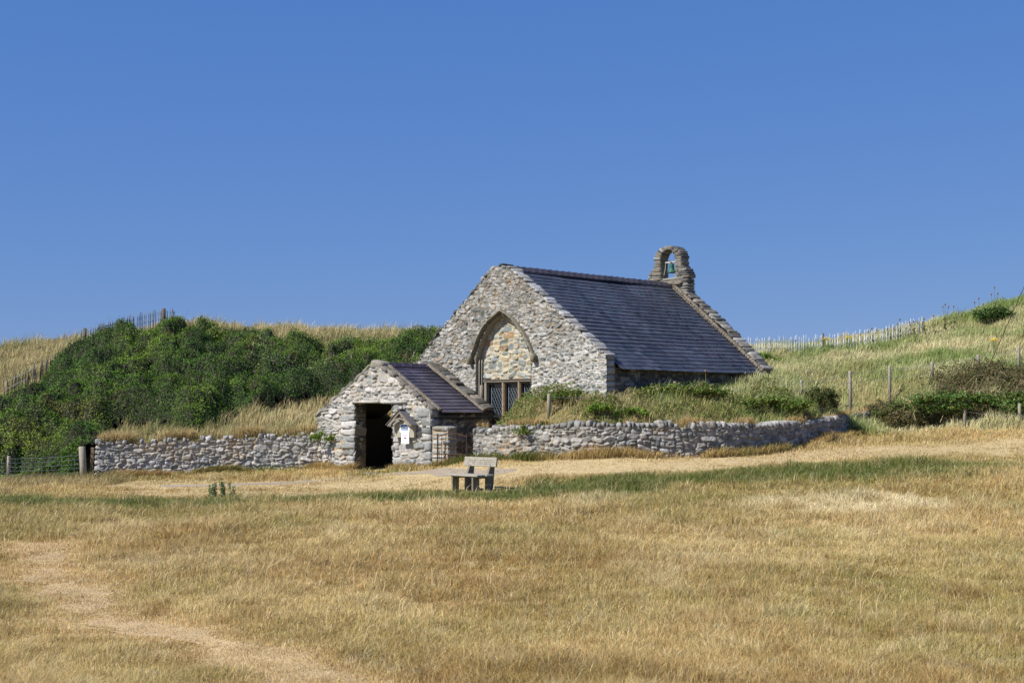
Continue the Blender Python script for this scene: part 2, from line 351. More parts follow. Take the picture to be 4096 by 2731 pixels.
# outer ground out to the horizon, joined into the same object
xs = np.array([-2500, -700, -250, -110, -60, -40, -30, -24, -16, -8, 0, 9, 18, 26, 32, 42, 62, 110, 250, 700, 2500.]); ys = np.array([-2500, -600, -150, -50, -20, -8, 2, 14, 26, 38, 50, 60, 75, 100, 160, 300, 800, 2500.])
XX, YY = np.meshgrid(xs, ys); ZZ = FG(XX, YY); far = (np.hypot(XX, YY - 30) > 60); ZZ[far] = -.5
kk = np.ones((len(ys) - 1, len(xs) - 1), bool)
kk[6:10, 7:13] = False
J, I = np.nonzero(kk); ix = lambda j, i: j * len(xs) + i
ring = mesh('ground_ring', np.stack([XX.ravel(), YY.ravel(), ZZ.ravel() - np.where((XX.ravel() > -24.5) & (XX.ravel() < 26.5) & (YY.ravel() > 1) & (YY.ravel() < 51), .03, 0)], -1), np.stack([ix(J, I), ix(J, I + 1), ix(J + 1, I + 1), ix(J + 1, I)], -1), M['ground'], None, np.tile(STRAW * .6, (XX.size, 1)), True)
import bmesh
bm = bmesh.new(); bm.from_mesh(g0.data); bm.from_mesh(ring.data); bm.to_mesh(g0.data); bm.free(); bpy.data.objects.remove(ring)

dcol = mixc(np.array(lin(186, 166, 112)), np.array(lin(140, 136, 80)), .5 + fbm(DG.X * .4, DG.Y * .4, 0, 71)) * .6
dn = grid_sheet('dune', DG, DG.Z, mask, M['ground'], dcol, skirt=1); tag(dn, 'grassy sand dune banked up behind the walls and around the chapel', kind='structure')

# worn paths draped 4 mm above the field
def path_sheet(name, label, k, thr, col, x0, x1, y0, y1, st):
    G = Grid(x0, x1, y0, y1, st, lambda x, y: FG(x, y) + .004)
    keep = k(G.X, G.Y) > thr
    c = mixc(col, col * .82, .5 + .8 * fbm(G.X * 1.4, G.Y * 1.4, 0, 81)) + np.zeros(G.X.shape + (3,))
    return tag(grid_sheet(name, G, G.Z, keep, M['path'], c), label, kind='structure')
path_sheet('path', 'worn trail of flattened straw crossing the field at lower left', trail_k, .9, np.array(lin(220, 192, 144)) * .9, -14, 2, 5, 24, .05)
def dp_k(x, y): return smooth01(1.3 - segdist(x, y, door_path) / .62 + .45 * fbm(x * 1.1, y * 2.2, 0, 85))
path_sheet('path', 'bare grey earth path running past the porch door', dp_k, .6, np.array(lin(176, 160, 138)), -11, 2, 33, 42, .08)

# ------------------------------------------------------------------ rubble stonework
def layout(s0, s1, t0, t1, hmin, hmax, amin, amax, rg):
    out = []; t = t0
    while t < t1:
        h = rg.uniform(hmin, hmax); s = s0 - rg.uniform(0, .3)
        while s < s1:
            if rg.random() < .42 and h > hmin * 1.5:
                wd = h * rg.uniform(amin, amax) * .8; k = rg.uniform(.35, .65)
                out.append((s + wd / 2, t + h * k / 2, wd / 2, h * k / 2)); out.append((s + wd / 2 + rg.uniform(-.02, .02), t + h * (1 + k) / 2, wd / 2, h * (1 - k) / 2))
            else:
                wd = h * rg.uniform(amin, amax)
                out.append((s + wd / 2, t + h / 2 + rg.uniform(-.08, .08) * h, wd / 2, h / 2 * rg.uniform(.85, 1.12)))
            s += wd
        t += h
    return out
def stone_eval(S, T, seeds, warp, rg, sm=1.0):
    S = np.asarray(S, np.float32).ravel(); T = np.asarray(T, np.float32).ravel()
    Sw = (S + warp * (fbm(S * 1.1, T * 1.1, 0, 101, 2) + .35 * noise(S * 5, T * 5, 0, 103))).astype(np.float32)
    Tw = (T + warp * (1.2 * fbm(S * .8 + 7, T * .9, 0, 102, 2) + .3 * noise(S * 6 + 3, T * 6, 0, 104))).astype(np.float32)
    sd = np.array(seeds, np.float32); n = len(sd)
    an = np.array([rg.gauss(0, .15) for _ in range(n)], np.float32); ca, sa = np.cos(an), np.sin(an)
    pw = np.array([rg.uniform(2.0, 4.5) for _ in range(n)], np.float32)
    shr = np.array([rg.uniform(.86, 1.13) * sm for _ in range(n)], np.float32)
    m = np.full(len(S), 9., np.float32); m2 = np.full(len(S), 9., np.float32); ID = np.zeros(len(S), int)
    for i in range(n):                          # only the points near each stone
        cs, ct, hw, hh = sd[i]
        w = np.nonzero((np.abs(Sw - cs) < hw * 1.7 + .03) & (np.abs(Tw - ct) < hh * 1.9 + .03))[0]
        if not len(w): continue
        a = Sw[w] - cs; b = Tw[w] - ct
        p = np.abs((a * ca[i] + b * sa[i]) / (hw * shr[i])) ** pw[i] + np.abs((b * ca[i] - a * sa[i]) / (hh * shr[i])) ** pw[i]
        v = p ** (1 / pw[i]); q = v < m[w]; m2[w] = np.where(q, m[w], np.minimum(m2[w], v)); m[w[q]] = v[q]; ID[w[q]] = i
    e = (m2 - m) / (m2 + m + 1e-6)             # narrow joints where two stones meet
    return np.maximum(m, 1 - e * 2.6 + .04), ID, sd
def pal(cols, rg): c = np.array(lin(*rg.choice(cols))); return c * rg.uniform(.8, 1.15)
GREYS = [(160, 160, 156), (172, 172, 168), (182, 182, 178), (150, 152, 149), (164, 162, 155), (176, 174, 168), (138, 142, 141), (194, 194, 191), (148, 146, 139)]
WARM = GREYS + [(172, 140, 100), (180, 152, 116), (126, 140, 140), (140, 154, 152), (188, 176, 150), (110, 124, 128)]
DSIDE = [(92, 94, 96), (78, 80, 82), (104, 104, 102), (84, 88, 92), (112, 108, 100), (98, 96, 90)]  # dark side stone, taken darker still: part of its shade is in the colour
DARKS = [(96, 92, 84), (110, 106, 98), (124, 120, 110), (90, 92, 92), (132, 126, 112), (140, 134, 124)]
def rubble(name, parent, s0, s1, bot, top, Pf, hmin, hmax, amin, amax, rg, res=.02, relief=.045, warp=.05, cols=GREYS, mort=(178, 168, 148), hole=None, mat=None, tcol=None, t0=None, t1=None, mortk=None):
    ns = int((s1 - s0) / res) + 1; ss = np.linspace(s0, s1, ns); b = bot(ss); t = top(ss); ntt = int(np.max(t - b) / res) + 1
    k = np.linspace(0, 1, ntt)[:, None]; S = np.tile(ss, (ntt, 1)); T = b[None] * (1 - k) + t[None] * k
    seeds = layout(s0 - .1, s1 + .1, b.min() if t0 is None else t0, t.max() if t1 is None else t1, hmin, hmax, amin, amax, rg)
    m, ID, sd = stone_eval(S, T, seeds, warp, rg); m = m.reshape(S.shape); ID = ID.reshape(S.shape)
    dome = smooth01((1 - m) / .26) ** .8; rel = np.array([rg.uniform(.3, 1.25) for _ in seeds])[ID]
    tx = np.array([rg.gauss(0, .14) for _ in seeds])[ID] * (S - sd[ID, 0]) + np.array([rg.gauss(0, .16) for _ in seeds])[ID] * (T - sd[ID, 1])
    H = relief * rel * dome + np.where(m < 1, tx * dome, 0) + .013 * fbm(S * 8, T * 11, 0, 111, 3) + .006 * noise(S * 24, T * 24, 0, 112) + .03 * fbm(S * .5, T * .5, 0, 113)
    colr = np.array([pal(cols, rg) for _ in seeds])[ID]
    colr = colr * (1 + .16 * fbm(S * 7, T * 7, 0, 114, 3))[..., None]
    white = smooth01((fbm(S * 5 + 3, T * 7, 0, 116, 3) - .18) * 6); colr = mixc(colr, np.array(lin(205, 203, 196)), .55 * white)
    mc = np.array(lin(*mort)) * (1 + .2 * fbm(S * 4, T * 4, 0, 115))[..., None]
    if mortk: mc = mortk(S, T, mc)
    colr = mixc(mc, colr, np.clip((1.0 - m) / .10, 0, 1))
    if tcol is not None: colr = tcol(S, T, colr, m)
    V = Pf(S.ravel(), T.ravel(), H.ravel())
    j, i = np.mgrid[0:ntt - 1, 0:ns - 1]; j = j.ravel(); i = i.ravel()
    if hole is not None:
        Sc = S + .035 * noise(S * 5, T * 5, 0, 117) + .02 * noise(S * 13, T * 13, 0, 118); hm = hole(Sc, T)
        kf = ~(hm[j, i] | hm[j + 1, i] | hm[j, i + 1] | hm[j + 1, i + 1]); j, i = j[kf], i[kf]
    F = np.stack([j * ns + i, j * ns + i + 1, (j + 1) * ns + i + 1, (j + 1) * ns + i], -1)
    return mesh(name, V, F, mat or M['stone'], parent, colr.reshape(-1, 3), True)
def oran(S, T, c, m, amt=.75, thr=.18, s=120):  # orange lichen, mostly in the joints
    k = smooth01((fbm(S * 1.2, T * 1.2, 0, s, 2) + .5 * fbm(S * 9, T * 9, 0, s + 1, 2) - thr) * 5) * np.clip((m - .7) * 3, .12, 1)
    return mixc(c, np.array(lin(206, 158, 84)), amt * k)

# ------------------------------------------------------------------ the chapel
rg = random.Random(7)
chapel = thing('chapel', 'small old rubble stone chapel with slate roof, porch and bellcote', 'chapel', (PX, PY, 0), ROOTZ)
rakeL = [(-1.6, 2.75), (-.96, 3.30), (.41, 4.50), (1.63, 5.40), (2.33, 6.02)]; rakeR = [(3.17, 5.95), (4.91, 4.70), (6.80, 3.32)]
gxs = [p[0] for p in rakeL] + [2.8] + [p[0] for p in rakeR]; gzs = [p[1] for p in rakeL] + [6.08] + [p[1] for p in rakeR]
gtop = lambda s: np.interp(s, gxs, gzs)
archL = [(1.62, 3.36), (1.74, 3.72), (1.92, 4.05), (2.21, 4.38), (2.50, 4.57), (2.80, 4.70)]; archR = [(4.08, 3.36), (3.95, 3.66), (3.75, 3.97), (3.42, 4.32), (3.12, 4.55), (2.80, 4.70)]
az = [p[1] for p in archL]; inL = lambda z: np.interp(z, az, [p[0] for p in archL]); azr = [p[1] for p in archR]; inR = lambda z: np.interp(z, azr, [p[0] for p in archR])
IN = .10
def recess(s, t): return (t < 4.62) & (s > inL(np.maximum(t, 3.36)) + IN) & (s < inR(np.maximum(t, 3.36)) - IN)
def gable_mort(S, T, mc):                       # brown weathered joints high up and to the left, pale fresh pointing at lower right
    k = smooth01((3.9 - T) * 1.1 + (S - 4.2) * .35 + .6 * fbm(S, T, 0, 131))
    return mixc(np.array(lin(136, 124, 108)) * np.ones(S.shape + (3,)), np.array(lin(196, 194, 186)) * np.ones(S.shape + (3,)), k)
def gable_t(S, T, c, m):
    c = oran(S, T, c, m, .35, .44)
    pale = smooth01((3.6 - T) * .9 + .5 * fbm(S * .8, T * .8, 0, 132)); c = c * (1 + .16 * pale)[..., None]
    dk = smooth01((fbm(S * .7 + 3, T * .7, 0, 133) + .25 * (T - 4.2)) * 2) ; return c * (1 - .16 * dk)[..., None]
rubble('gable_wall', chapel, -1.6, 6.80, lambda s: 1.35 + 0 * s, gtop, lambda s, t, h: np.stack([s, 2.4 - h, t], -1), .04, .135, 1.2, 3.3, rg, res=.016, relief=.022, warp=.075, hole=recess, mortk=gable_mort, tcol=gable_t, cols=GREYS + [(150, 140, 122), (112, 118, 116)])
# thickness of the gable behind its face
def slab(name, outline, b0, b1, mat, parent, col=(.3, .28, .24)):
    n = len(outline); V = [(a, b0, z) for a, z in outline] + [(a, b1, z) for a, z in outline]
    mb = MB(); mb.add(V, [np.array([[i, (i + 1) % n, (i + 1) % n + n, i + n] for i in range(n)])], col)
    return mb, n
mb = MB()
oc = np.array(lin(128, 120, 106))
top = [(s, float(gtop(s)) - .04) for s in np.linspace(-1.6, 6.78, 40)]
for (a0, z0), (a1, z1) in zip(top[:-1], top[1:]): mb.add([(a0, 2.41, z0), (a1, 2.41, z1), (a1, 2.78, z1), (a0, 2.78, z0)], [[0, 1, 2, 3]], oc)
mb.add([(6.78, 2.41, 1.3), (6.78, 2.78, 1.3), (6.78, 2.78, 3.3), (6.78, 2.41, 3.3)], [[0, 1, 2, 3]], oc)
bk = [(s, float(gtop(s)) - .04) for s in np.linspace(-1.6, 6.78, 40)]
for (a0, z0), (a1, z1) in zip(bk[:-1], bk[1:]): mb.add([(a0, 2.78, 1.3), (a1, 2.78, 1.3), (a1, 2.78, z1), (a0, 2.78, z0)], [[0, 1, 2, 3]], oc)
mb.build('gable_core', M['stone_clean'], chapel)
# coping: thin weathered slabs bedded along both rakes
def coping(parent, line, b0, b1, step, rgx, name='coping', cols=DARKS, th=(.03, .055), lift=.02, skew=0, lw=(.8, 1.25)):
    mb = MB()
    for (p, q) in zip(line[:-1], line[1:]):
        L = math.hypot(q[0] - p[0], q[1] - p[1]); n = max(1, int(L / step)); ang = math.atan2(q[1] - p[1], q[0] - p[0])
        for i in range(n):
            k = (i + rgx.uniform(.3, .7)) / n; a = p[0] + (q[0] - p[0]) * k; z = p[1] + (q[1] - p[1]) * k + lift + rgx.uniform(-.02, .025)
            yaw = rgx.uniform(-.10, .10); R3 = rotz(yaw) @ roty(-ang + rgx.uniform(-.16, .12)) @ rotx(rgx.uniform(-.05, .05))
            bo = rgx.uniform(-.03, .04); sk = skew * (a - 2.8)
            mb.blob((a, (b0 + b1) / 2 + bo + sk, z), (step * .5 * rgx.uniform(*lw), (b1 - b0) / 2 * rgx.uniform(.9, 1.12), rgx.uniform(*th)), R3, pal(cols, rgx), 7, .2, rgx, 1.7)
    return mb.build(name, M['stone'], parent, True)
coping(chapel, rakeL + [(2.8, 6.07)], 2.37, 2.82, .13, random.Random(3), lw=(.7, 1.5), th=(.02, .06), cols=DARKS + GREYS[:3])
coping(chapel, [(2.8, 6.07)] + rakeR, 2.385, 2.80, .14, random.Random(4), th=(.014, .035), cols=GREYS, lift=.0, lw=(.7, 1.4))
mb = MB(); r5 = random.Random(5); z = 1.4; k = 0     # quoins give the corner its toothed edge
while z < 3.28:
    h = r5.uniform(.05, .10); wd = r5.uniform(.14, .2) if k % 2 else r5.uniform(.24, .34)
    mb.blob((6.80 - wd + .015, 2.41 + .17, z + h), (wd, .17 + r5.uniform(0, .02), h), rotz(r5.uniform(-.04, .04)), pal(GREYS, r5), 6, .09, r5); z += 2 * h + .012; k += 1
mb.build('quoins', M['stone'], chapel, True)
# side wall under the eaves
BE = lambda a: 10.2 - .18 * (a - 2.8)           # far gable stands slightly askew
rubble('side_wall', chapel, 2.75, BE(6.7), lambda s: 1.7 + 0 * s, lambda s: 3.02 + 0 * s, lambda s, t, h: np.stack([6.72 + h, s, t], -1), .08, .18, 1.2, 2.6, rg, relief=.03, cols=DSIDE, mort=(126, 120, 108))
# far gable: front strip over the roof, outer end
mb = MB()
def far_top(a): return np.interp(a, [-1.4, 2.0, 2.8, 3.6, 6.98], [2.95, 5.75, 6.05, 5.62, 3.08])
aa = np.linspace(-1.4, 6.98, 44)
for a0, a1 in zip(aa[:-1], aa[1:]):
    z0, z1 = far_top(a0), far_top(a1)
    for off, dz in ((0, 0),):
        mb.add([(a0, BE(a0) - .02, 1.5), (a1, BE(a1) - .02, 1.5), (a1, BE(a1) - .02, z1), (a0, BE(a0) - .02, z0)], [[0, 1, 2, 3]], oc)
        mb.add([(a0, BE(a0) - .02, z0), (a1, BE(a1) - .02, z1), (a1, BE(a1) + .5, z1), (a0, BE(a0) + .5, z0)], [[0, 1, 2, 3]], oc)
        mb.add([(a1, BE(a1) + .5, 1.5), (a0, BE(a0) + .5, 1.5), (a0, BE(a0) + .5, z0), (a1, BE(a1) + .5, z1)], [[0, 1, 2, 3]], oc)
a1 = 6.98; mb.add([(a1, BE(a1) - .02, 1.5), (a1, BE(a1) + .5, 1.5), (a1, BE(a1) + .5, 3.1), (a1, BE(a1) - .02, 3.1)], [[0, 1, 2, 3]], oc)
mb.build('far_gable', M['stone_clean'], chapel)
farR = [(3.5, 5.70), (3.72, 5.58), (5.2, 4.53), (7.0, 3.12)]
coping(chapel, farR, 10.24, 10.74, .13, random.Random(8), cols=DARKS + [(134, 130, 120), (140, 136, 126), (178, 176, 168), (160, 158, 150)], th=(.02, .05), lift=.02, skew=-.18, lw=(.8, 1.6))
coping(chapel, [(-1.4, 2.95), (2.0, 5.85), (2.5, 6.1)], 10.24, 10.74, .3, random.Random(9), cols=DARKS, th=(.05, .09), lift=.03, skew=-.18)
mb = MB(); r6 = random.Random(6)                # mortar fillet where the slates meet the far gable
for i in range(46):
    k = i / 45; a = 3.0 + (7.0 - 3.0) * k; z = 6.0 + (3.05 - 6.0) * k
    mb.blob((a, BE(a) - .0, z + .045), (.065, .055 + r6.uniform(0, .02), .055), roty(R(36)), (1, 1, 1), 3, .15, r6)
for q in ((2.75, .12), (3.0, .10), (3.2, .09)): mb.blob((q[0], BE(2.8) - .03, 6.06), (.2, q[1], .08), None, (1, 1, 1), 2.5, .15, r6)
mb.build('mortar_fillet', M['mortar'], chapel, True)

def slates(name, parent, ar, zr, ae, ze, b0, b1f, nc, wd, rgx, cols, mat, sag=.03, sgn=1):
    """overlapping slates from the ridge (ar, zr) down to the eave (ae, ze)"""
    L = math.hypot(ae - ar, ze - zr); ux, uz = (ae - ar) / L, (ze - zr) / L; nx, nz = -uz * sgn, ux * sgn
    if nz < 0: nx, nz = -nx, -nz
    V = []; F = []; Cc = []; ex = L / nc; n = 0
    for i in range(nc):
        d0 = i * ex; d1 = d0 + ex * 1.25; off = rgx.uniform(0, wd); b = b0 - off
        am = ar + ux * d0; bend = b1f(am)
        while b < bend:
            w_ = wd * rgx.uniform(.8, 1.2); q0, q1 = max(b, b0), min(b + w_ - .006, bend)
            if q1 - q0 > .03:
                bm_ = (q0 + q1) / 2
                sg = sag * float(noise(bm_ * .55 + 3, d0 * .5, 0, 141)) + .002 * rgx.uniform(-1, 1)
                rb = .009 + rgx.uniform(0, .003); dl = rgx.uniform(-.004, .004)
                wv = .014 * float(noise(bm_ * 1.2, i * .4, 0, 143))
                pts = []
                for (d, hh) in ((d0, sg), (d1 + dl + wv, sg + rb + .012)):
                    for bb in (q0, q1):
                        pts.append((ar + ux * d + nx * hh, bb, zr + uz * d + nz * hh)); 
                for (d, hh) in ((d0, sg - .01), (d1 + dl + wv, sg + rb)):
                    for bb in (q0, q1): pts.append((ar + ux * d + nx * hh, bb, zr + uz * d + nz * hh))
                V += pts; F += [[n, n + 1, n + 3, n + 2], [n + 2, n + 3, n + 7, n + 6], [n, n + 2, n + 6, n + 4], [n + 3, n + 1, n + 5, n + 7]]; n += 8
                streak = .26 * float(noise(bm_ * 3.2, d0 * .5, 0, 142)); c = np.array(lin(*rgx.choice(cols))) * (rgx.uniform(.82, 1.18) + streak)
                Cc += [c] * 8
            b += w_
    # boarding under the slates
    hb = -.03
    V += [(ar + nx * hb, b0, zr + nz * hb), (ar + nx * hb, b1f(ar), zr + nz * hb), (ae - ux * .05 + nx * hb, b1f(ae), ze - uz * .05 + nz * hb), (ae - ux * .05 + nx * hb, b0, ze - uz * .05 + nz * hb)]
    F += [[n, n + 1, n + 2, n + 3]]; Cc += [np.array([.05, .045, .04])] * 4
    return mesh(name, V, np.array(F), mat, parent, np.array(Cc))
SL = [(68, 74, 84), (72, 78, 88), (64, 70, 81), (77, 82, 92), (70, 73, 84), (62, 69, 79), (75, 75, 86)]
roof = slates('roof', chapel, 2.80, 6.02, 7.03, 2.98, 2.76, lambda a: BE(a) - .02, 26, .25, random.Random(12), SL, M['slate'])
r7 = slates('roof_back_slope', chapel, 2.80, 6.02, -1.5, 2.9, 2.76, lambda a: BE(a) - .02, 13, .4, random.Random(13), SL, M['slate'], sgn=-1)
mb = MB()                                       # ridge tiles, each a folded length with a raised collar
nb = 26; r8 = random.Random(14); RT = [(66, 65, 74), (61, 60, 70), (70, 66, 73), (57, 56, 65)]
for i in range(nb):
    q0 = 2.76 + (10.16 - 2.76) * i / nb; q1 = 2.76 + (10.16 - 2.76) * (i + 1) / nb; c = np.array(lin(*r8.choice(RT))); dz = r8.uniform(-.006, .006)
    def ang_tile(q0, q1, t, c):
        pr = [(-.20, -.115), (-.03, .035), (.03, .035), (.20, -.115)]
        V = [(2.8 + a, q, 6.06 + z + dz + t) for q in (q0, q1) for a, z in pr] + [(2.8 + a, q, 6.06 + z + dz + t - .03) for q in (q0, q1) for a, z in pr]
        mb.add(V, [[0, 1, 5, 4], [1, 2, 6, 5], [2, 3, 7, 6], [0, 8, 9, 1], [1, 9, 10, 2], [2, 10, 11, 3], [4, 5, 13, 12], [5, 6, 14, 13], [6, 7, 15, 14], [0, 4, 12, 8], [3, 11, 15, 7]], c)
    ang_tile(q0, q1 - .045, 0, c); ang_tile(q1 - .05, q1 + .012, .018, c * 1.25)
o = mb.build('ridge_tiles', M['ridge'], roof)

# bellcote of thin slabs on the far gable
mb = MB(); rb = random.Random(21); BB = 10.42; BD = .22; CB = DARKS[1:] + [(138, 136, 128), (154, 152, 144), (124, 122, 114), (164, 162, 154), (146, 146, 140)]
def stack(a0, a1, z0, z1, edge0=None, edge1=None):
    z = z0
    while z < z1:
        h = rb.uniform(.018, .055)
        l = a0 if edge0 is None else edge0(z); r = a1 if edge1 is None else edge1(z)
        nseg = 1 if r - l < .45 else (2 if rb.random() < .7 else 3); cuts = [l] + sorted(l + (r - l) * (k + rb.uniform(.3, .7)) / nseg for k in range(nseg - 1)) + [r]
        for p, q in zip(cuts[:-1], cuts[1:]):
            mb.blob(((p + q) / 2 + rb.uniform(-.006, .006), BB + rb.uniform(-.010, .010), z + h), ((q - p) / 2 + rb.uniform(-.006, .014), BD * rb.uniform(.96, 1.03), h * 1.08), rotz(rb.uniform(-.03, .03)) @ roty(rb.uniform(-.04, .04)), pal(CB, rb), 14, .10, rb, 1.8)
        z += 2 * h
stack(2.0, 3.62, 5.50, 6.24, lambda z: 1.96 + max(0, 5.9 - z) * 0, lambda z: 3.60)
shoulderL = lambda z: np.interp(z, [6.24, 6.34, 6.58, 6.62], [1.92, 1.95, 2.17, 2.20]); shoulderR = lambda z: np.interp(z, [6.24, 6.34, 6.58, 6.62], [3.63, 3.61, 3.38, 3.34])
stack(0, 2.46, 6.24, 6.92, shoulderL, lambda z: 2.46); stack(3.06, 0, 6.24, 6.92, lambda z: 3.06, shoulderR)
nv = 15
for i in range(nv):                             # voussoirs: short at the crown, long over the shoulders
    t = math.pi * (i + .5) / nv + rb.uniform(-.02, .02); ca, sa = math.cos(t), math.sin(t)
    ix_, iz_, ox_, oz_ = .295 * ca, .305 * sa, .585 * ca, .435 * sa; ox_ *= rb.uniform(.97, 1.05)
    L = math.hypot(ox_ - ix_, oz_ - iz_) / 2; an = math.atan2(oz_ - iz_, ox_ - ix_); wv_ = .5 * math.pi * .42 / nv * rb.uniform(.95, 1.2)
    mb.blob((2.765 + (ix_ + ox_) / 2, BB + rb.uniform(-.015, .015), 6.89 + (iz_ + oz_) / 2), (L, BD, wv_ * 1.02), roty(-an + rb.uniform(-.05, .05)), pal(CB, rb), 14, .12, rb, 1.8)
bell_c = mb.build('bellcote', M['stone'], chapel, True)
mb = MB(); mb.box((2.76, BB, 6.80), (.30, .025, .022), None, (.42, .38, .34)); mb.build('bell_beam', M['wood'], bell_c)
ax, ay = L2W(2.77, BB)
bell = thing('church_bell', 'small green verdigris bell hanging from the beam in the bellcote', 'bell', (ax, ay, 6.78), ROOTZ)
mb = MB(); prof = [(.0, .0), (.075, -.005), (.085, -.04), (.088, -.12), (.10, -.20), (.135, -.27), (.165, -.30), (.168, -.325), (.150, -.33), (.09, -.24), (.07, -.10), (0, -.06)]
n = 20; th = np.arange(n) * 2 * math.pi / n
V = [(r * math.cos(t), r * math.sin(t), z - .03) for r, z in prof for t in th]; F = [[k * n + i, k * n + (i + 1) % n, (k + 1) * n + (i + 1) % n, (k + 1) * n + i] for k in range(len(prof) - 1) for i in range(n)]
mb.add(np.array(V) * .95, np.array(F)[:, ::-1]); mb.build('bell_body', M['bronze'], bell, True)
mb = MB(); mb.box((0, 0, .0), (.03, .03, .03), None); mb.tube([(-.24, 0, .13), (-.1, 0, .07), (.0, 0, .01)], .012, 6); mb.build('crank_arm', M['iron'], bell)
mb = MB(); mb.tube([(-.23, -.02, .12), (-.24, -.04, -.2), (-.29, -.1, -.55)], .008, 5, (.5, .48, .42)); mb.build('bell_rope', M['wood'], bell)
mb = MB(); mb.tube([(0, 0, -.1), (.01, 0, -.33)], .012, 6); mb.blob((.01, 0, -.33), (.03, .03, .03)); mb.build('clapper', M['iron'], bell)

# blocked arch: pale infill set back, hood mould, moulded jambs
SET = .19
arch_top = lambda s: np.where(s < 2.8, np.interp(s, [p[0] for p in archL], az), np.interp(s, [p[0] for p in archR][::-1], azr[::-1])) + .02
WARMI = [(150, 158, 154), (172, 168, 152), (182, 172, 148), (184, 156, 118), (136, 146, 146), (164, 168, 156), (182, 178, 164), (190, 176, 146), (144, 148, 142), (158, 138, 112)]
rubble('blocked_arch', chapel, 1.66, 4.06, lambda s: 2.70 + 0 * s, lambda s: np.maximum(arch_top(s), 2.9), lambda s, t, h: np.stack([s, 2.4 + SET - h, t], -1), .10, .24, 1.0, 2.4, random.Random(31), res=.018, relief=.022, warp=.05, cols=WARMI, mort=(200, 190, 164), mat=M['stone_clean'])
outl = [(1.72, 1.6)] + [(a + IN, z) for a, z in archL[:-1]] + [(2.8, 4.62)] + [(a - IN, z) for a, z in archR[:-1]][::-1] + [(3.98, 1.6)]
# reveal of the recess, a dense band so it can be rough
pts = []
for p, q in zip(outl[:-1], outl[1:]):
    n = max(2, int(math.hypot(q[0] - p[0], q[1] - p[1]) / .05)); pts += [(p[0] + (q[0] - p[0]) * i / n, p[1] + (q[1] - p[1]) * i / n) for i in range(n)]
pts.append(outl[-1]); pts = np.array(pts); nn = len(pts); dd = np.linspace(2.36, 2.4 + SET + .03, 8)
V = np.array([[p[0] + .012 * float(noise(p[1] * 8, b * 12, 0, 5)), b, p[1]] for b in dd for p in pts]); F = np.array([[k * nn + i, k * nn + i + 1, (k + 1) * nn + i + 1, (k + 1) * nn + i] for k in range(7) for i in range(nn - 1)])
mesh('arch_reveal', V, F, M['stone_clean'], chapel, np.tile(np.array(lin(156, 150, 136)), (len(V), 1)), True)
def sweep(name, path, prof, mat, parent, col, jit=.004):
    path = np.array(path, float); T = np.gradient(path, axis=0); T /= np.linalg.norm(T, axis=1)[:, None]; Nn = np.stack([-T[:, 1], T[:, 0]], -1); k = len(prof)
    V = []; rr = random.Random(2)
    for p, n_ in zip(path, Nn):
        for (o_, b) in prof: V.append((p[0] + n_[0] * (o_ + rr.uniform(-jit, jit)), b + rr.uniform(-jit, jit), p[1] + n_[1] * (o_ + rr.uniform(-jit, jit))))
    F = [[i * k + j, i * k + (j + 1) % k, (i + 1) * k + (j + 1) % k, (i + 1) * k + j] for i in range(len(path) - 1) for j in range(k)]
    return mesh(name, V, [np.array(F), np.arange(k)[None], (np.arange(k) + (len(path) - 1) * k)[None]], mat, parent, np.tile(np.array(col), (len(V), 1)), False)
def crv(pts, n=6):
    pts = np.array(pts, float); out = []
    for i in range(len(pts) - 1):
        p0 = pts[max(i - 1, 0)]; p1 = pts[i]; p2 = pts[i + 1]; p3 = pts[min(i + 2, len(pts) - 1)]
        for k in range(n):
            t = k / n; out.append(.5 * ((2 * p1) + (-p0 + p2) * t + (2 * p0 - 5 * p1 + 4 * p2 - p3) * t * t + (-p0 + 3 * p1 - 3 * p2 + p3) * t ** 3))
    out.append(pts[-1]); return out
hoodpath = crv([(1.55, 3.34)] + [(a - .02, z) for a, z in archL[1:-1]] + [(2.8, 4.74)]) [:-1] + crv([(2.8, 4.74)] + [(a + .02, z) for a, z in archR[1:-1]][::-1] + [(4.13, 3.34)])
hood = sweep('hood_mould', hoodpath, [(-.03, 2.40), (-.02, 2.33), (.01, 2.275), (.045, 2.29), (.06, 2.40)], M['stone'], chapel, lin(128, 122, 104), .008)
mb = MB(); rr = random.Random(4)
for a in (1.53, 4.15): mb = MB(); mb.blob((a, 2.31, 3.33), (.085, .11, .13), None, lin(126, 120, 98), 2.6, .25, rr); mb.build('label_stop', M['stone'], hood, True)
for (a, b, w_) in ((1.765, 2.47, .022), (1.815, 2.53, .018), (3.945, 2.50, .02)):
    pth = [(a, b, z) for z in np.linspace(1.75, 3.36, 12)]
    cv = archL if a < 2.8 else archR; off = (a - 1.62) if a < 2.8 else (a - 4.08)
    mb = MB(); mb.tube(pth, w_, 8, lin(160, 154, 142)); mb.build('jamb_shaft', M['stone_clean'], chapel, True)
for (c_, h_, k_) in (((1.79, 2.53, 2.2), (.05, .06, .40), (150, 143, 128)), ((3.93, 2.57, 3.0), (.09, .05, .42), (200, 190, 168))): mb = MB(); mb.box(c_, h_, None, lin(*k_)); mb.build('arch_jamb', M['stone_clean'], chapel, True)
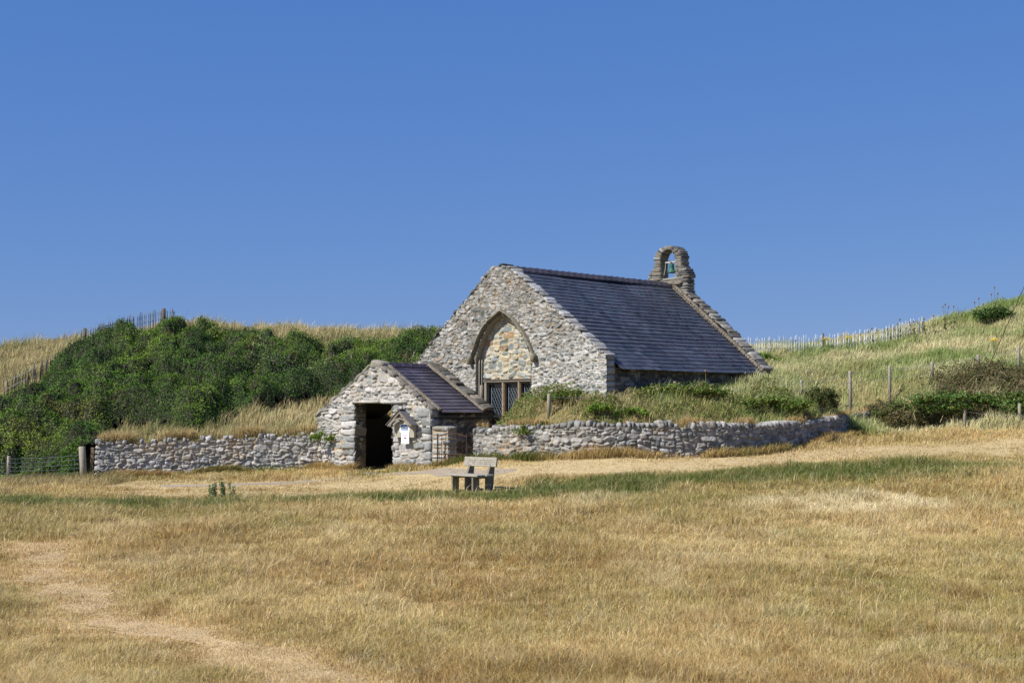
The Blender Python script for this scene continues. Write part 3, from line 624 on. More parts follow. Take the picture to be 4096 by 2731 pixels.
# window
WB = 2.4 + SET - .03
win = MB(); wc = lin(140, 132, 116); wl = lin(160, 148, 128)
win.box((2.985, WB - .015, 2.71), (1.04, .06, .028), roty(.0), wc); win.box((2.985, WB - .045, 2.745), (1.06, .05, .012), None, lin(92, 84, 74))
win.box((1.985, WB, 2.2), (.045, .06, .49), None, lin(146, 138, 124)); win.box((3.985, WB + .01, 2.2), (.03, .055, .49), None, wl)
window = win.build('window', M['stone_clean'], chapel)
window['label'] = 'three light mullioned window with diamond leaded panes under the blocked arch'
for i, a in enumerate((2.70, 3.35)):
    mb = MB(); mb.add([(a + o_, WB + b, z) for z in (1.7, 2.682) for (o_, b) in ((-.055, .05), (-.05, -.02), (-.02, -.06), (.02, -.06), (.05, -.02), (.055, .05))], [[k, (k + 1) % 6, (k + 1) % 6 + 6, k + 6] for k in range(6)], lin(168, 148, 120)); mb.build('mullion', M['stone'], window)
for (a0, a1) in ((2.05, 2.64), (2.76, 3.29), (3.41, 3.95)):
    mb = MB(); mb.box(((a0 + a1) / 2, WB + .12, 2.17), ((a1 - a0) / 2 + .06, .01, .53), None); pn = mb.build('pane', M['glass'], window)
    mb = MB(); mb.box(((a0 + a1) / 2, WB + .03, 2.66), ((a1 - a0) / 2 + .02, .05, .035), None, lin(110, 100, 88)); mb.build('window_head', M['stone_clean'], window)
    mb = MB(); x0, x1 = a0 + .06, a1 - .02; z0, z1 = 1.72, 2.62; st = .105; up = 1.75; r_ = .0055
    k = -20
    while k < 24:
        for sgn in (1, -1):
            # line z = z0 + up*sgn*(x-x0) + k*st*up , clipped to the light
            ps = []
            for x in (x0, x1): ps.append((x, z0 + up * sgn * (x - x0) + k * st * up))
            (xa, za), (xb, zb) = ps
            lo, hi = sorted([((z0 - za) / (zb - za)), ((z1 - za) / (zb - za))]); lo = max(lo, 0); hi = min(hi, 1)
            if hi - lo > .02: mb.tube([(xa + (xb - xa) * lo, WB + .085, za + (zb - za) * lo), (xa + (xb - xa) * hi, WB + .085, za + (zb - za) * hi)], r_, 4, cap=False)
        k += 1
    for x in (x0, x1): mb.box((x, WB + .085, 2.17), (.008, .008, .45), None)
    mb.build('lead_lattice', M['lead'], pn)

# ------------------------------------------------------------------ porch (built onto the chapel)
rp = random.Random(41)
pxs = [-2.82, -2.73, -1.53, -.34, 0, .34, 2.40]; pzs = [1.66, 1.80, 2.42, 3.10, 3.24, 3.06, 1.86]
ptop = lambda s: np.interp(s, pxs, pzs)
def door_hole(s, t): return (t < 2.05) & (s > np.interp(t, [0, 1, 2.1], [-.93, -.98, -1.0])) & (s < np.interp(t, [0, 1, 2.1], [.82, .76, .66]))
def porch_t(S, T, c, m): return oran(S, T, c, m, .6, np.where(T > 2.0, .24, np.where((S < -1.0) & (T < .7), .14, .40)), 150)
PG = [(178, 177, 173), (194, 192, 188), (166, 167, 164), (188, 185, 178), (152, 155, 153), (204, 202, 199), (144, 148, 147)]
porch = rubble('porch', chapel, -2.82, 2.36, lambda s: -.25 + 0 * s, ptop, lambda s, t, h: np.stack([s, -h, t], -1), .07, .25, 1.1, 3.2, rp, res=.018, relief=.04, warp=.10, cols=PG, mort=(186, 178, 162), hole=door_hole, tcol=porch_t)
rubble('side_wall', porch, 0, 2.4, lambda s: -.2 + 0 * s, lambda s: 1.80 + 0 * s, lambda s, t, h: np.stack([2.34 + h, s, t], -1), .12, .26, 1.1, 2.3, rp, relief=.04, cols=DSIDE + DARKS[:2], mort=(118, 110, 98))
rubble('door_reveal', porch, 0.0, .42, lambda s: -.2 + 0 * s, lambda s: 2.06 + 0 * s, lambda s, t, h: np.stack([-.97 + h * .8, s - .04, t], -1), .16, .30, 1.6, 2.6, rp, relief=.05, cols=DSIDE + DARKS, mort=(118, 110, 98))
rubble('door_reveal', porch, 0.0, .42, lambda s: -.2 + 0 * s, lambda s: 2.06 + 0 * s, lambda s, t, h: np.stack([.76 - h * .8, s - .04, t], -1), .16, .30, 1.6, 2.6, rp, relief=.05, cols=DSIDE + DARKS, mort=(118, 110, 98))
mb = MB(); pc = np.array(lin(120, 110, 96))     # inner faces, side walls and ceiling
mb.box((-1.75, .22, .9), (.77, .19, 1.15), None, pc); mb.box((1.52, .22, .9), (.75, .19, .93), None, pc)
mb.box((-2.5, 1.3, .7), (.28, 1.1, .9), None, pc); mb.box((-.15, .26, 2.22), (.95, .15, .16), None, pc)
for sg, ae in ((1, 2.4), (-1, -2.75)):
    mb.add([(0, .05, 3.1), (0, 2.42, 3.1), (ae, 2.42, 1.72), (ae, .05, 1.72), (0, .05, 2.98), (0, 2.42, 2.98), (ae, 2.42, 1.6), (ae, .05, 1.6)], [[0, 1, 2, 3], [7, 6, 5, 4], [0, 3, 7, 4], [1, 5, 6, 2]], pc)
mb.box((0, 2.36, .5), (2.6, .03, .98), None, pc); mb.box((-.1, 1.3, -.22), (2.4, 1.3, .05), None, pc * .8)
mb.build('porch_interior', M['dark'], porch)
mb = MB(); rl = random.Random(43)
mb.blob((-.42, .06, 2.095), (.68, .20, .032), None, lin(206, 202, 194), 6, .08, rl); mb.blob((.78, .05, 2.085), (.58, .16, .045), None, lin(190, 188, 180), 6, .1, rl)
mb.build('lintel', M['stone'], porch, True)
def quoin_column(a, sg, w0, w1, ztop, d0, hmin_):
    mb = MB(); z = -.1
    while z < ztop:
        h = rl.uniform(hmin_, .15); wd = rl.uniform(w0, w1)
        mb.blob((a + sg * wd + rl.uniform(-.02, .02), .125, min(z, ztop - .12) + h), (wd, .165 + rl.uniform(0, .02), h), rotz(rl.uniform(-.05, .05)) @ roty(rl.uniform(-.06, .06)), pal(PG, rl), 9, .2, rl, 2.0); z += 2 * h + .012
    return mb.build('quoins', M['stone'], porch, True)
quoin_column(2.38, -1, .15, .30, 1.76, .15, .07); quoin_column(-.98, -1, .12, .34, 1.98, .09, .055); quoin_column(.76, 1, .12, .32, 1.98, .09, .055)
prakeL = [(-2.85, 1.66), (-1.53, 2.44), (-.3, 3.14)]; prakeR = [(.3, 3.12), (2.42, 1.88)]
coping(porch, prakeL, -.05, .42, .36, random.Random(45), cols=[(128, 124, 116), (140, 136, 128), (150, 144, 132)], th=(.05, .075), lift=.03)
mb = MB(); mb.blob((-.03, .16, 3.19), (.27, .22, .13), rotz(.15) @ roty(.1), lin(150, 146, 134), 4, .28, rl, 1.5); mb.build('apex_stone', M['stone'], porch, True)
for (a0, a1, b, z0, z1, w_) in ((.28, 2.42, .26, 3.14, 1.88, .06), (.2, 2.5, 1.92, 3.20, 1.87, .07)):
    mb = MB()
    for i in range(34): k = i / 33; mb.blob((a0 + (a1 - a0) * k, b, z0 + (z1 - z0) * k), (w_, .075, .042), roty(R(30)), (1, 1, 1), 3, .15, rl)
    mb.build('mortar_fillet', M['mortar'], porch, True)
coping(porch, [(.05, 3.26), (2.55, 1.84)], 1.96, 2.36, .27, random.Random(46), cols=DARKS, th=(.04, .07), lift=.03)
coping(porch, [(.25, 3.13), (2.42, 1.85)], -.04, .16, .22, random.Random(48), cols=[(128, 122, 112), (146, 140, 130)], th=(.035, .05), lift=.0)
SLP = [(78, 75, 88), (73, 70, 83), (83, 78, 91), (69, 67, 80), (79, 76, 87)]
prf = slates('roof', porch, 0, 3.17, 2.50, 1.80, .28, lambda a: 1.92, 14, .24, random.Random(47), SLP, M['slate_porch'], sag=.015)
slates('roof_back_slope', porch, 0, 3.17, -2.85, 1.62, .28, lambda a: 2.38, 8, .3, random.Random(49), SLP, M['slate_porch'], sgn=-1, sag=.01)
mb = MB()
for i in range(5):
    q0 = .30 + 1.6 * i / 5; q1 = .30 + 1.6 * (i + 1) / 5; c = np.array(lin(60, 54, 70))
    for (p, q, t, cc) in ((q0, q1 - .04, 0, c), (q1 - .045, q1 + .01, .016, c * 1.8)):
        pr = [(-.16, -.10), (-.03, .03), (.03, .03), (.16, -.09)]
        V = [(a, r_, 3.23 + z_ + t) for r_ in (p, q) for a, z_ in pr] + [(a, r_, 3.23 + z_ + t - .03) for r_ in (p, q) for a, z_ in pr]
        mb.add(V, [[0, 1, 5, 4], [1, 2, 6, 5], [2, 3, 7, 6], [0, 8, 9, 1], [1, 9, 10, 2], [2, 10, 11, 3], [4, 5, 13, 12], [5, 6, 14, 13], [6, 7, 15, 14], [3, 11, 15, 7]], cc)
mb.build('ridge_tiles', M['ridge'], prf)
mb = MB(); mb.blob((-.05, -.35, .015), (.72, .32, .05), rotz(.03), lin(150, 148, 142), 6, .08, rl); ds = mb.build('door_step', M['stone'], porch, True)

# notice board on the porch wall
bx, by = L2W(1.38, -.12)
nbd = thing('notice_board', 'weathered wooden notice board under a small pitched hood right of the doorway', 'notice board', (bx, by, 0), ROOTZ)
WD = np.array(lin(150, 142, 128))
mb = MB(); ol = [(-.40, 1.08), (.42, 1.08), (.44, 1.34)] + [(.44 * math.cos(t), 1.36 + .20 * math.sin(t)) for t in np.linspace(.15, math.pi - .15, 12)] + [(-.42, 1.34)]
n = len(ol); mb.add([(a, -.02, z) for a, z in ol] + [(a, .05, z) for a, z in ol], [np.arange(n)[None, ::-1], np.arange(n)[None] + n, np.array([[i, (i + 1) % n, (i + 1) % n + n, i + n] for i in range(n)])], lin(178, 172, 156)); mb.build('board', M['wood'], nbd)
mb = MB()
for sg in (-1, 1):
    a0, z0, a1, z1 = 0, 1.83, sg * .55, 1.41; L = math.hypot(a1 - a0, z1 - z0) / 2; ang = math.atan2(z1 - z0, a1 - a0)
    mb.box(((a0 + a1) / 2, -.12, (z0 + z1) / 2 + .03), (L + .02, .12, .010), roty(-ang), lin(104, 102, 104))
mb.box((0, -.12, 1.875), (.05, .125, .014), None, lin(84, 82, 84)); mb.build('hood_roof', M['wood'], nbd)
mb = MB(); mb.box((0, .07, 1.62), (.36, .01, .05), None, lin(90, 84, 74)); mb.build('back_rail', M['wood'], nbd)
mb = MB()
for sg in (-1, 1):
    a0, z0, a1, z1 = 0, 1.79, sg * .5, 1.40; L = math.hypot(a1 - a0, z1 - z0) / 2; ang = math.atan2(z1 - z0, a1 - a0)
    mb.box(((a0 + a1) / 2, -.20, (z0 + z1) / 2), (L, .018, .020), roty(-ang), WD)
arc = [(.40 * math.cos(t), 1.36 + .25 * math.sin(t)) for t in np.linspace(.12, math.pi - .12, 14)]
for (p, q) in zip(arc[:-1], arc[1:]):
    L = math.hypot(q[0] - p[0], q[1] - p[1]) / 2; mb.box(((p[0] + q[0]) / 2, -.203, (p[1] + q[1]) / 2), (L + .008, .018, .02), roty(-math.atan2(q[1] - p[1], q[0] - p[0])), WD * 1.05)
mb.build('arched_brace', M['wood'], nbd)
def sheet(name, label, a0, z0, a1, z1, rects, tilt=0):
    x_, y_ = L2W((a0 + a1) / 2, -.12); o = thing(name, label, 'notice', (x_, y_, (z0 + z1) / 2), ROOTZ, None)
    wv, hv = (a1 - a0) / 2, (z1 - z0) / 2; mb = MB(); Rm = roty(tilt)
    mb.box((0, -.032, 0), (wv, .0015, hv), Rm, (.86, .86, .90))
    pa = mb.build('paper', M['paper'], o); mp = MB()
    for k, (p0, q0, p1, q1, c) in enumerate(rects):
        mp.add(np.array([(wv * x, -.0345 - .0004 * k, hv * z) for x, z in ((p0, q0), (p1, q0), (p1, q1), (p0, q1))]) @ Rm.T, [[0, 1, 2, 3]], lin(*c))
    mp.build('print', M['paper'], o)
    return o
SKY = (126, 164, 204)
r1 = [(-.76, -.55, .76, .82, SKY), (-.76, .25, .76, .82, (96, 142, 196)), (-.76, -.1, .76, .12, (128, 116, 112)), (-.30, .0, -.1, .3, (120, 110, 106)), (-.34, .05, .12, .25, (112, 104, 104)), (-.2, .2, .0, .36, (120, 108, 100)), (-.76, -.35, .76, -.12, (150, 180, 206))]
sheet('notice_sheet', 'white sheet with a blue landscape picture pinned upper on the board', 1.20, 1.225, 1.62, 1.455, r1, .02)
r2 = [(-.7, .74, -.5, .8, (90, 100, 120)), (.5, .76, .66, .8, (90, 100, 120)), (-.45, .55, .45, .6, (214, 170, 196)), (-.55, .40, .55, .47, (170, 150, 190)), (-.62, .24, .6, .32, (160, 146, 186)), (-.22, -.22, .24, .1, (150, 96, 110)), (-.22, -.22, .0, .1, (70, 66, 90)), (-.6, -.42, .6, -.40, (200, 196, 210)), (-.6, -.52, .6, -.50, (200, 196, 210)), (-.5, -.64, .5, -.62, (200, 196, 210))]
sheet('notice_sheet', 'tall white leaflet with pink lettering hanging below the landscape sheet', 1.27, .90, 1.60, 1.24, r2, -.02)

# ------------------------------------------------------------------ field walls
def polyline(pts):
    pts = np.array(crv(pts, 8)) if len(pts) > 2 else np.array(pts, float); sg = np.linalg.norm(np.diff(pts, axis=0), axis=1); cum = np.r_[0, np.cumsum(sg)]
    T = np.gradient(pts, axis=0); T /= np.linalg.norm(T, axis=1)[:, None]
    def at(s):
        x = np.interp(s, cum, pts[:, 0]); y = np.interp(s, cum, pts[:, 1]); tx = np.interp(s, cum, T[:, 0]); ty = np.interp(s, cum, T[:, 1]); return x, y, tx, ty
    return at, cum[-1], lambda xq: np.interp(xq, pts[:, 0], cum)
def field_wall(name, label, pts, tops_xz, rgx, cols, mort, relief, th, ori, copeh, hm=(.05, .17), gapm=None, top_cols=None, cden=.93):
    at, L, s_of_x = polyline(pts); ts = [(float(s_of_x(x)), z) for x, z in tops_xz]
    topf = lambda s: np.interp(s, [t[0] for t in ts], [t[1] for t in ts]) + .025 * noise(s * 1.5, 0 * s, 0, 151)
    def botf(s): x, y, _, _ = at(s); return FG(x, y) - .25
    root = thing(name, label, 'stone wall', (pts[0][0], pts[0][1], 0))
    ox, oy = pts[0]
    def Pf(s, t, h): x, y, tx, ty = at(s); return np.stack([x + ty * h - ox, y - tx * h - oy, t], -1)
    rubble('wall_face', root, 0, L, botf, topf, Pf, hm[0], hm[1], 1.0, 2.9, rgx, res=.021, relief=relief, warp=.09, cols=cols, mort=mort, tcol=lambda S, T, c, m: oran(S, T, c, m, .5, ori), mortk=gapm)
    mb = MB(); n = 60; ss = np.linspace(0, L, n); x, y, tx, ty = at(ss); z = topf(ss) - .02; b = botf(ss); A = np.stack([x - ox, y - oy], -1); N_ = np.stack([-ty, tx], -1)
    V = np.concatenate([np.c_[A + N_ * .02, b], np.c_[A + N_ * .02, z], np.c_[A + N_ * th, z], np.c_[A + N_ * th, b]]); i = np.arange(n - 1)
    F = [np.stack([i + n, i + 1 + n, i + 1 + 2 * n, i + 2 * n], -1), np.stack([i + 2 * n, i + 1 + 2 * n, i + 1 + 3 * n, i + 3 * n], -1), np.array([[0, n, 2 * n, 3 * n], [n - 1, 4 * n - 1, 3 * n - 1, 2 * n - 1]])]
    mb.add(V, F, np.array(lin(*mort)) * .7)
    mb.build('wall_core', M['stone_clean'], root)
    mb = MB(); s = .03                          # upright cope stones on edge
    while s < L - .05:
        w_ = rgx.uniform(.03, .10); h = copeh * rgx.uniform(.55, 1.2); x, y, tx, ty = [float(q) for q in at(s + w_)]; an = math.atan2(ty, tx)
        mb.blob((x - ty * th * .36 - ox, y + tx * th * .36 - oy, float(topf(s + w_)) + h * .55), (w_ * 1.02, th * .46 * rgx.uniform(.85, 1.1), h), rotz(an + rgx.uniform(-.12, .12)) @ roty(rgx.uniform(-.22, .30)), pal(top_cols or cols, rgx), rgx.uniform(3, 6), .2, rgx, 1.5); s += 2 * w_ + (rgx.uniform(-.01, .03) if rgx.random() < cden else rgx.uniform(.1, .4))
    mb.build('cope_stones', M['stone'], root, True)
    return root, at, L, topf
xsR = [p[0] for p in wall_path]
GW = [(150, 149, 145), (162, 160, 155), (172, 170, 165), (136, 138, 135), (154, 150, 142), (180, 178, 173), (124, 127, 125)]
_, atR, LR, topR = field_wall('stone_wall', 'long curving rubble wall with upright cope stones right of the iron gate', wall_path, list(zip(xsR, wall_top)), random.Random(61), GW, (150, 142, 128), .05, .5, .42, .095)
_, atL, LL, topL = field_wall('stone_wall', 'pale mortared rubble wall running left from the porch to the posts', wallL, list(zip([P(97, 440, 42.7)[0], P(150, 440, 43)[0], P(230, 440, 43.3)[0], P(322, 440, 43.5)[0]], wallL_top)), random.Random(62), PG[:6] + [(170, 166, 156)], (190, 182, 162), .04, .5, .26, .075, cden=.5)
# return end of the left wall
mb = MB(); r9 = random.Random(63); x0, y0 = wallL[0]; z = -.35
while z < wallL_top[0]:
    h = r9.uniform(.06, .1)
    for k in range(2): mb.blob((x0 + .03 + r9.uniform(-.02, .02), y0 + .13 + .26 * k, z + h), (.12, .14, h), rotz(r9.uniform(-.1, .1)), pal(PG, r9), 4, .12, r9)
    z += 2 * h + .01
o = mb.build('wall_end', M['stone'], None, True)
for q in bpy.data.objects:
    if q.type == 'EMPTY' and q.name.startswith('stone_wall') and abs(q.location[0] - x0) < .01: o.parent = q; o.location = -q.location

# gate pier and gate
px_, py_ = L2W(2.74, .16)
pier = thing('gate_pier', 'short square lichened stone pier between the porch and the iron gate', 'pillar', (px_, py_, 0), ROOTZ)
mb = MB(); r10 = random.Random(65); z = 0.0
mb2 = MB(); mb2.box((0, .0, .6), (.32, .16, .78), None, lin(176, 160, 136)); mb2.build('pier_core', M['stone_clean'], pier)
while z < 1.28:
    h = r10.uniform(.035, .085); n = r10.choice((1, 2, 2)); cuts = [-.35] + ([r10.uniform(-.12, .12)] if n == 2 else []) + [.35]
    for p, q in zip(cuts[:-1], cuts[1:]): mb.blob(((p + q) / 2, r10.uniform(-.01, .02), z + h), ((q - p) / 2 - .004, .19, h * .95), rotz(r10.uniform(-.04, .04)), pal(PG + WARM[:4], r10), 5, .1, r10)
    z += 2 * h + .006
mb.blob((0, 0, 1.34), (.37, .22, .06), None, lin(150, 144, 132), 4, .12, r10)
mb.build('pier_stones', M['stone'], pier, True)
gxw, gyw = L2W(2.88, -.22); gate = thing('iron_gate', 'small rusty arched iron gate of thin bars beside the stone pier', 'gate', (gxw, gyw, float(FG(gxw, gyw)) - .02), ROOTZ)
W_ = 1.16; GH = .93
mb = MB(); mb.tube([(0, 0, 0), (0, 0, GH + .05)], .022, 6); mb.tube([(W_, 0, 0), (W_, 0, GH + .06)], .018, 6)
mb.tube([(x, 0, GH - .04 + .12 * math.sin(math.pi * x / W_)) for x in np.linspace(0, W_, 14)], .013, 5); mb.tube([(0, 0, .42), (W_, 0, .42)], .013, 5); mb.tube([(0, 0, .07), (W_, 0, .07)], .013, 5)
mb.build('gate_frame', M['iron'], gate)
for i in range(1, 7):
    x = W_ * i / 7; mb = MB(); mb.tube([(x, 0, .05), (x, 0, GH - .04 + .12 * math.sin(math.pi * x / W_))], .008, 5); mb.build('bar', M['iron'], gate)
for i in range(7):
    x = W_ * (i + .5) / 7; mb = MB(); mb.tube([(x, 0, .05), (x, 0, .42)], .007, 5); mb.build('short_bar', M['iron'], gate)
mb = MB(); mb.box((W_ + .02, 0, .56), (.04, .02, .015), None); mb.build('latch', M['iron'], gate); mb = MB(); mb.tube([(-.06, .05, .66), (0, 0, .66)], .012, 5); mb.build('hinge', M['iron'], gate)

# ------------------------------------------------------------------ bench
bz = float(FG(-1.3, 32)); fr = np.array([.67, -.742]); bk_ = np.array([.742, .67])
bench = thing('bench', 'weathered grey wooden bench with plank back standing before the gate', 'bench', (-1.37, 32.0, bz), math.atan2(-.742, .67))
BW = lin(164, 157, 143); BD_ = lin(136, 126, 108)
def wbox(name, c, h, rot=None, col=BW, parent=bench):
    mb = MB(); mb.box(c, h, rot, col); o = mb.build(name, M['wood'], parent); bv = o.modifiers.new('bevel', 'BEVEL'); bv.width = .006; bv.segments = 1; return o
for x in (0.03, .73):
    wbox('front_leg', (x, .10, .13), (.028, .095, .215), None, BD_)
    mb = MB(); pr = [(.40, -.1), (.58, -.1), (.66, .76), (.59, .77), (.44, .38), (.40, .36)]
    V = [(x + s_, p[0], p[1]) for s_ in (-.03, .03) for p in pr]; n = 6
    mb.add(V, [np.arange(6)[None], np.arange(6)[None, ::-1] + 6, np.array([[i, i + 6, (i + 1) % 6 + 6, (i + 1) % 6] for i in range(6)])], BD_); mb.build('back_support', M['wood'], bench)
    wbox('side_rail', (x, .30, .325), (.024, .28, .022), None, BD_)
wbox('seat_plank', (.36, .10, .372), (.56, .115, .022), rotx(.0), lin(174, 168, 155)); wbox('seat_plank', (.40, .345, .372), (.56, .115, .022), None, lin(170, 163, 149))
back = wbox('backrest', (.38, .555, .66), (.55, .022, .105), rotx(-.14), lin(172, 166, 152))
mb = MB(); rr = random.Random(12)               # worn carved lettering, too faint to read
for line, z in ((0, .70), (1, .66), (2, .62)):
    x = -.05 if line else .0
    while x < .80:
        l = rr.uniform(.012, .03); y = .5295 + (z - .66) * .14 - .0
        mb.box((x, y, z), (l / 2 * .7, .0015, rr.uniform(.006, .011)), rotx(-.14), lin(128, 120, 104) if rr.random() < .7 else lin(212, 208, 198)); x += l + rr.uniform(.008, .02)
mb.build('carved_lettering', M['wood'], back)

# ------------------------------------------------------------------ fences, posts, boulder
def post(mb, u, vt, vb, Y, r, lean=0, base_drop=.15, n=10):
    x, y, zt = P(u, vt, Y); _, _, zb = P(u, vb, Y); k = r
    mb.tube([(x - lean, y, zb - base_drop), (x - lean * .5, y, (zb + zt) / 2), (x, y, zt - .01), (x, y, zt)], [k * 1.03, k, k * .97, k * .9], n, lin(176, 166, 148)); return (x, y, zt, zb)
fl = thing('wire_fence', 'stock fence of square wire mesh between posts below the thicket', 'fence')
tops = []
for (u, vt, vb, Y, r, ln) in ((-45, 457, 490, 41, .045, 0), (9, 455.5, 486, 41.5, .055, 0), (82, 446, 484, 42.2, .10, -.07)):
    mb = MB(); q = post(mb, u, vt, vb, Y, r, ln); tops.append(q); o = mb.build('post', M['wood'], fl, True)
    if r > .09: o['label'] = 'thick round strainer post'
mb = MB()
for p, q in zip(tops[:-1], tops[1:]):
    for k in range(7):
        f_ = [.02, .17, .32, .46, .60, .74, .88][k]
        pts = []
        for t in np.linspace(0, 1, 8): pts.append((p[0] + (q[0] - p[0]) * t, p[1] + (q[1] - p[1]) * t - .06, (p[3] + (p[2] - p[3]) * (.93 - f_ * .9)) * (1 - t) + (q[3] + (q[2] - q[3]) * (.80 - f_ * .78)) * t - .03 * math.sin(math.pi * t)))
        mb.tube(pts, .0042, 4, cap=False)
    n = int(math.hypot(q[0] - p[0], q[1] - p[1]) / .17)
    for i in range(1, n):
        t = i / n; x = p[0] + (q[0] - p[0]) * t; y = p[1] + (q[1] - p[1]) * t - .06; zt = (p[3] + (p[2] - p[3]) * .91) * (1 - t) + (q[3] + (q[2] - q[3]) * .78) * t - .03 * math.sin(math.pi * t); zb = (p[3] + (p[2] - p[3]) * .13) * (1 - t) + (q[3] + (q[2] - q[3]) * .11) * t
        mb.tube([(x, y, zb), (x + .01, y, zt)], .0038, 4, cap=False)
mb.build('wire_mesh', M['wire'], fl)
mb = MB(); x, y, zt = P(92.3, 447.5, 42.9); _, _, zb = P(93.5, 481, 42.9)
mb.box((x, y, (zt + zb) / 2 - .1), (.05, .045, (zt - zb) / 2 + .12), roty(.02), lin(140, 118, 96), .9); o = mb.build('wooden_post', M['wood'], None); tag(o, 'thin square brown timber post between the thick post and the wall end', 'post')
mb = MB(); x, y, z = P(97.5, 483.5, 41.6); mb.blob((0, 0, 0), (.17, .13, .085), roty(-.15), lin(200, 196, 188), 4, .14, r9); o = mb.build('boulder', M['stone'], None, True); o.location = (x, y, float(FG(x, y)) + .05); tag(o, 'flat pale boulder lying in the grass at the foot of the thick post', 'rock')

def DZ(x, y): return float(DG(x, y))
def post_wire(label, lst, wires, colr=lin(168, 160, 144)):
    f_ = thing('wire_fence', label, 'fence'); tp = []
    for (u, vt, vb, Y, r) in lst:
        mb = MB(); x, y, zt = P(u, vt, Y); zb = P(u, vb, Y)[2]
        mb.tube([(x, y, min(zb, DZ(x, y)) - .1), (x, y, zt - .015), (x, y, zt)], [r, r, r * .85], 9, colr); mb.build('post', M['wood'], f_, True); tp.append((x, y, zt))
    mb = MB()
    for p, q in zip(tp[:-1], tp[1:]):
        for dz in wires: mb.tube([(p[0] + (q[0] - p[0]) * t, p[1] + (q[1] - p[1]) * t - .04, p[2] + (q[2] - p[2]) * t - dz - .05 * math.sin(math.pi * t)) for t in np.linspace(0, 1, 7)], .0035, 4, cap=False)
    mb.build('wire', M['wire'], f_)
post_wire('fence of round posts climbing the grassy bank beyond the stone wall', [(549, 393.5, 405, 38.0, .05), (605.5, 391, 402, 37.9, .045), (662, 392.5, 400, 39, .045), (801.5, 379.5, 397, 42.5, .05), (850, 370.5, 397, 44, .052), (889.5, 365.5, 378, 46.5, .05), (932, 361.5, 372, 46.5, .05), (978, 354, 366, 46.5, .05), (1018.5, 346.5, 358, 46.5, .05), (1075, 338, 350, 46.5, .05)], (.08, .35))
post_wire('pair of low round posts with wire in front of the bramble patch', [(964.5, 399, 432, 42.2, .05), (1019.5, 403, 429, 41.9, .05), (1080, 403, 428, 41.6, .05)], (.35, .6))
def paling(label, pts, h, n, rgx, cols, posts, tilt=.06):
    """split chestnut paling: pts are (u, v of the ground, Y)"""
    f_ = thing('paling_fence', label, 'fence'); W3 = [P(*p) for p in pts]; cum = np.r_[0, np.cumsum([math.dist(a[:2], b[:2]) for a, b in zip(W3[:-1], W3[1:])])]
    at = lambda s: [float(np.interp(s, cum, [p[k] for p in W3])) for k in range(3)]
    mb = MB()
    for i in range(n):
        x, y, z = at(cum[-1] * (i + rgx.uniform(.2, .8)) / n); hh = h * rgx.uniform(.82, 1.12); tl = rgx.gauss(0, tilt)
        mb.tube([(x, y, z - .3), (x + tl * hh * .5, y, z + hh * .6), (x + tl * hh, y, z + hh)], [.019 * rgx.uniform(.8, 1.3), .018, .009], 5, np.array(lin(*rgx.choice(cols))) * rgx.uniform(.8, 1.1))
    mb.build('pales', M['wood'], f_)
    mb = MB()
    for q in (.25, .78):
        mb.tube([(p[0], p[1] - .03, p[2] + h * q) for p in [at(s) for s in np.linspace(0, cum[-1], 24)]], .006, 4, cap=False)
    mb.build('wire', M['wire'], f_)
    for s, ph, r in posts:
        mb = MB(); x, y, z = at(cum[-1] * s); mb.tube([(x, y, z - .3), (x, y, z + ph)], r, 8, lin(104, 96, 84)); mb.build('post', M['wood'], f_, True)
paling('row of pale split stakes along the skyline right of the chapel', [(742, 352, 53.4), (780, 351, 53.6), (822, 349, 54), (860, 344, 54.2), (885, 340, 54.4), (905, 335, 54.6), (925, 329, 55)], .54, 72, random.Random(71), [(252, 252, 252), (244, 244, 246), (232, 234, 238)], [(.43, .62, .035)], .05)
paling('line of dark split stakes on the skyline above the left thicket', [(80, 342, 57), (95, 336.5, 57), (112, 332, 57), (132, 326.5, 57.2), (150, 322.5, 57.4), (166, 320.5, 57.5), (176, 321, 57.6)], .48, 50, random.Random(72), [(150, 146, 140), (110, 108, 104), (90, 88, 86), (172, 168, 160)], [(.87, .52, .08), (.05, .5, .07)], .08)
paling('broken paling leaning down the sandy slope at far left', [(4, 393, 53.3), (24, 383, 53.6), (46, 371, 54.0), (56, 365, 54.6)], .5, 28, random.Random(73), [(140, 134, 124), (116, 112, 104), (166, 158, 146)], [], .14)
mb = MB(); a_ = P(988.5, 367, 46); b_ = P(1035, 262, 46); mb.tube([a_, tuple((p + q) / 2 for p, q in zip(a_, b_)), b_], .011, 5, cap=False); mb.v[0] -= np.array(a_); o = mb.build('stay_wire', M['iron'], None); o.location = a_; tag(o, 'thin rusty stay wire slanting up out of the grass at the right edge', 'wire')

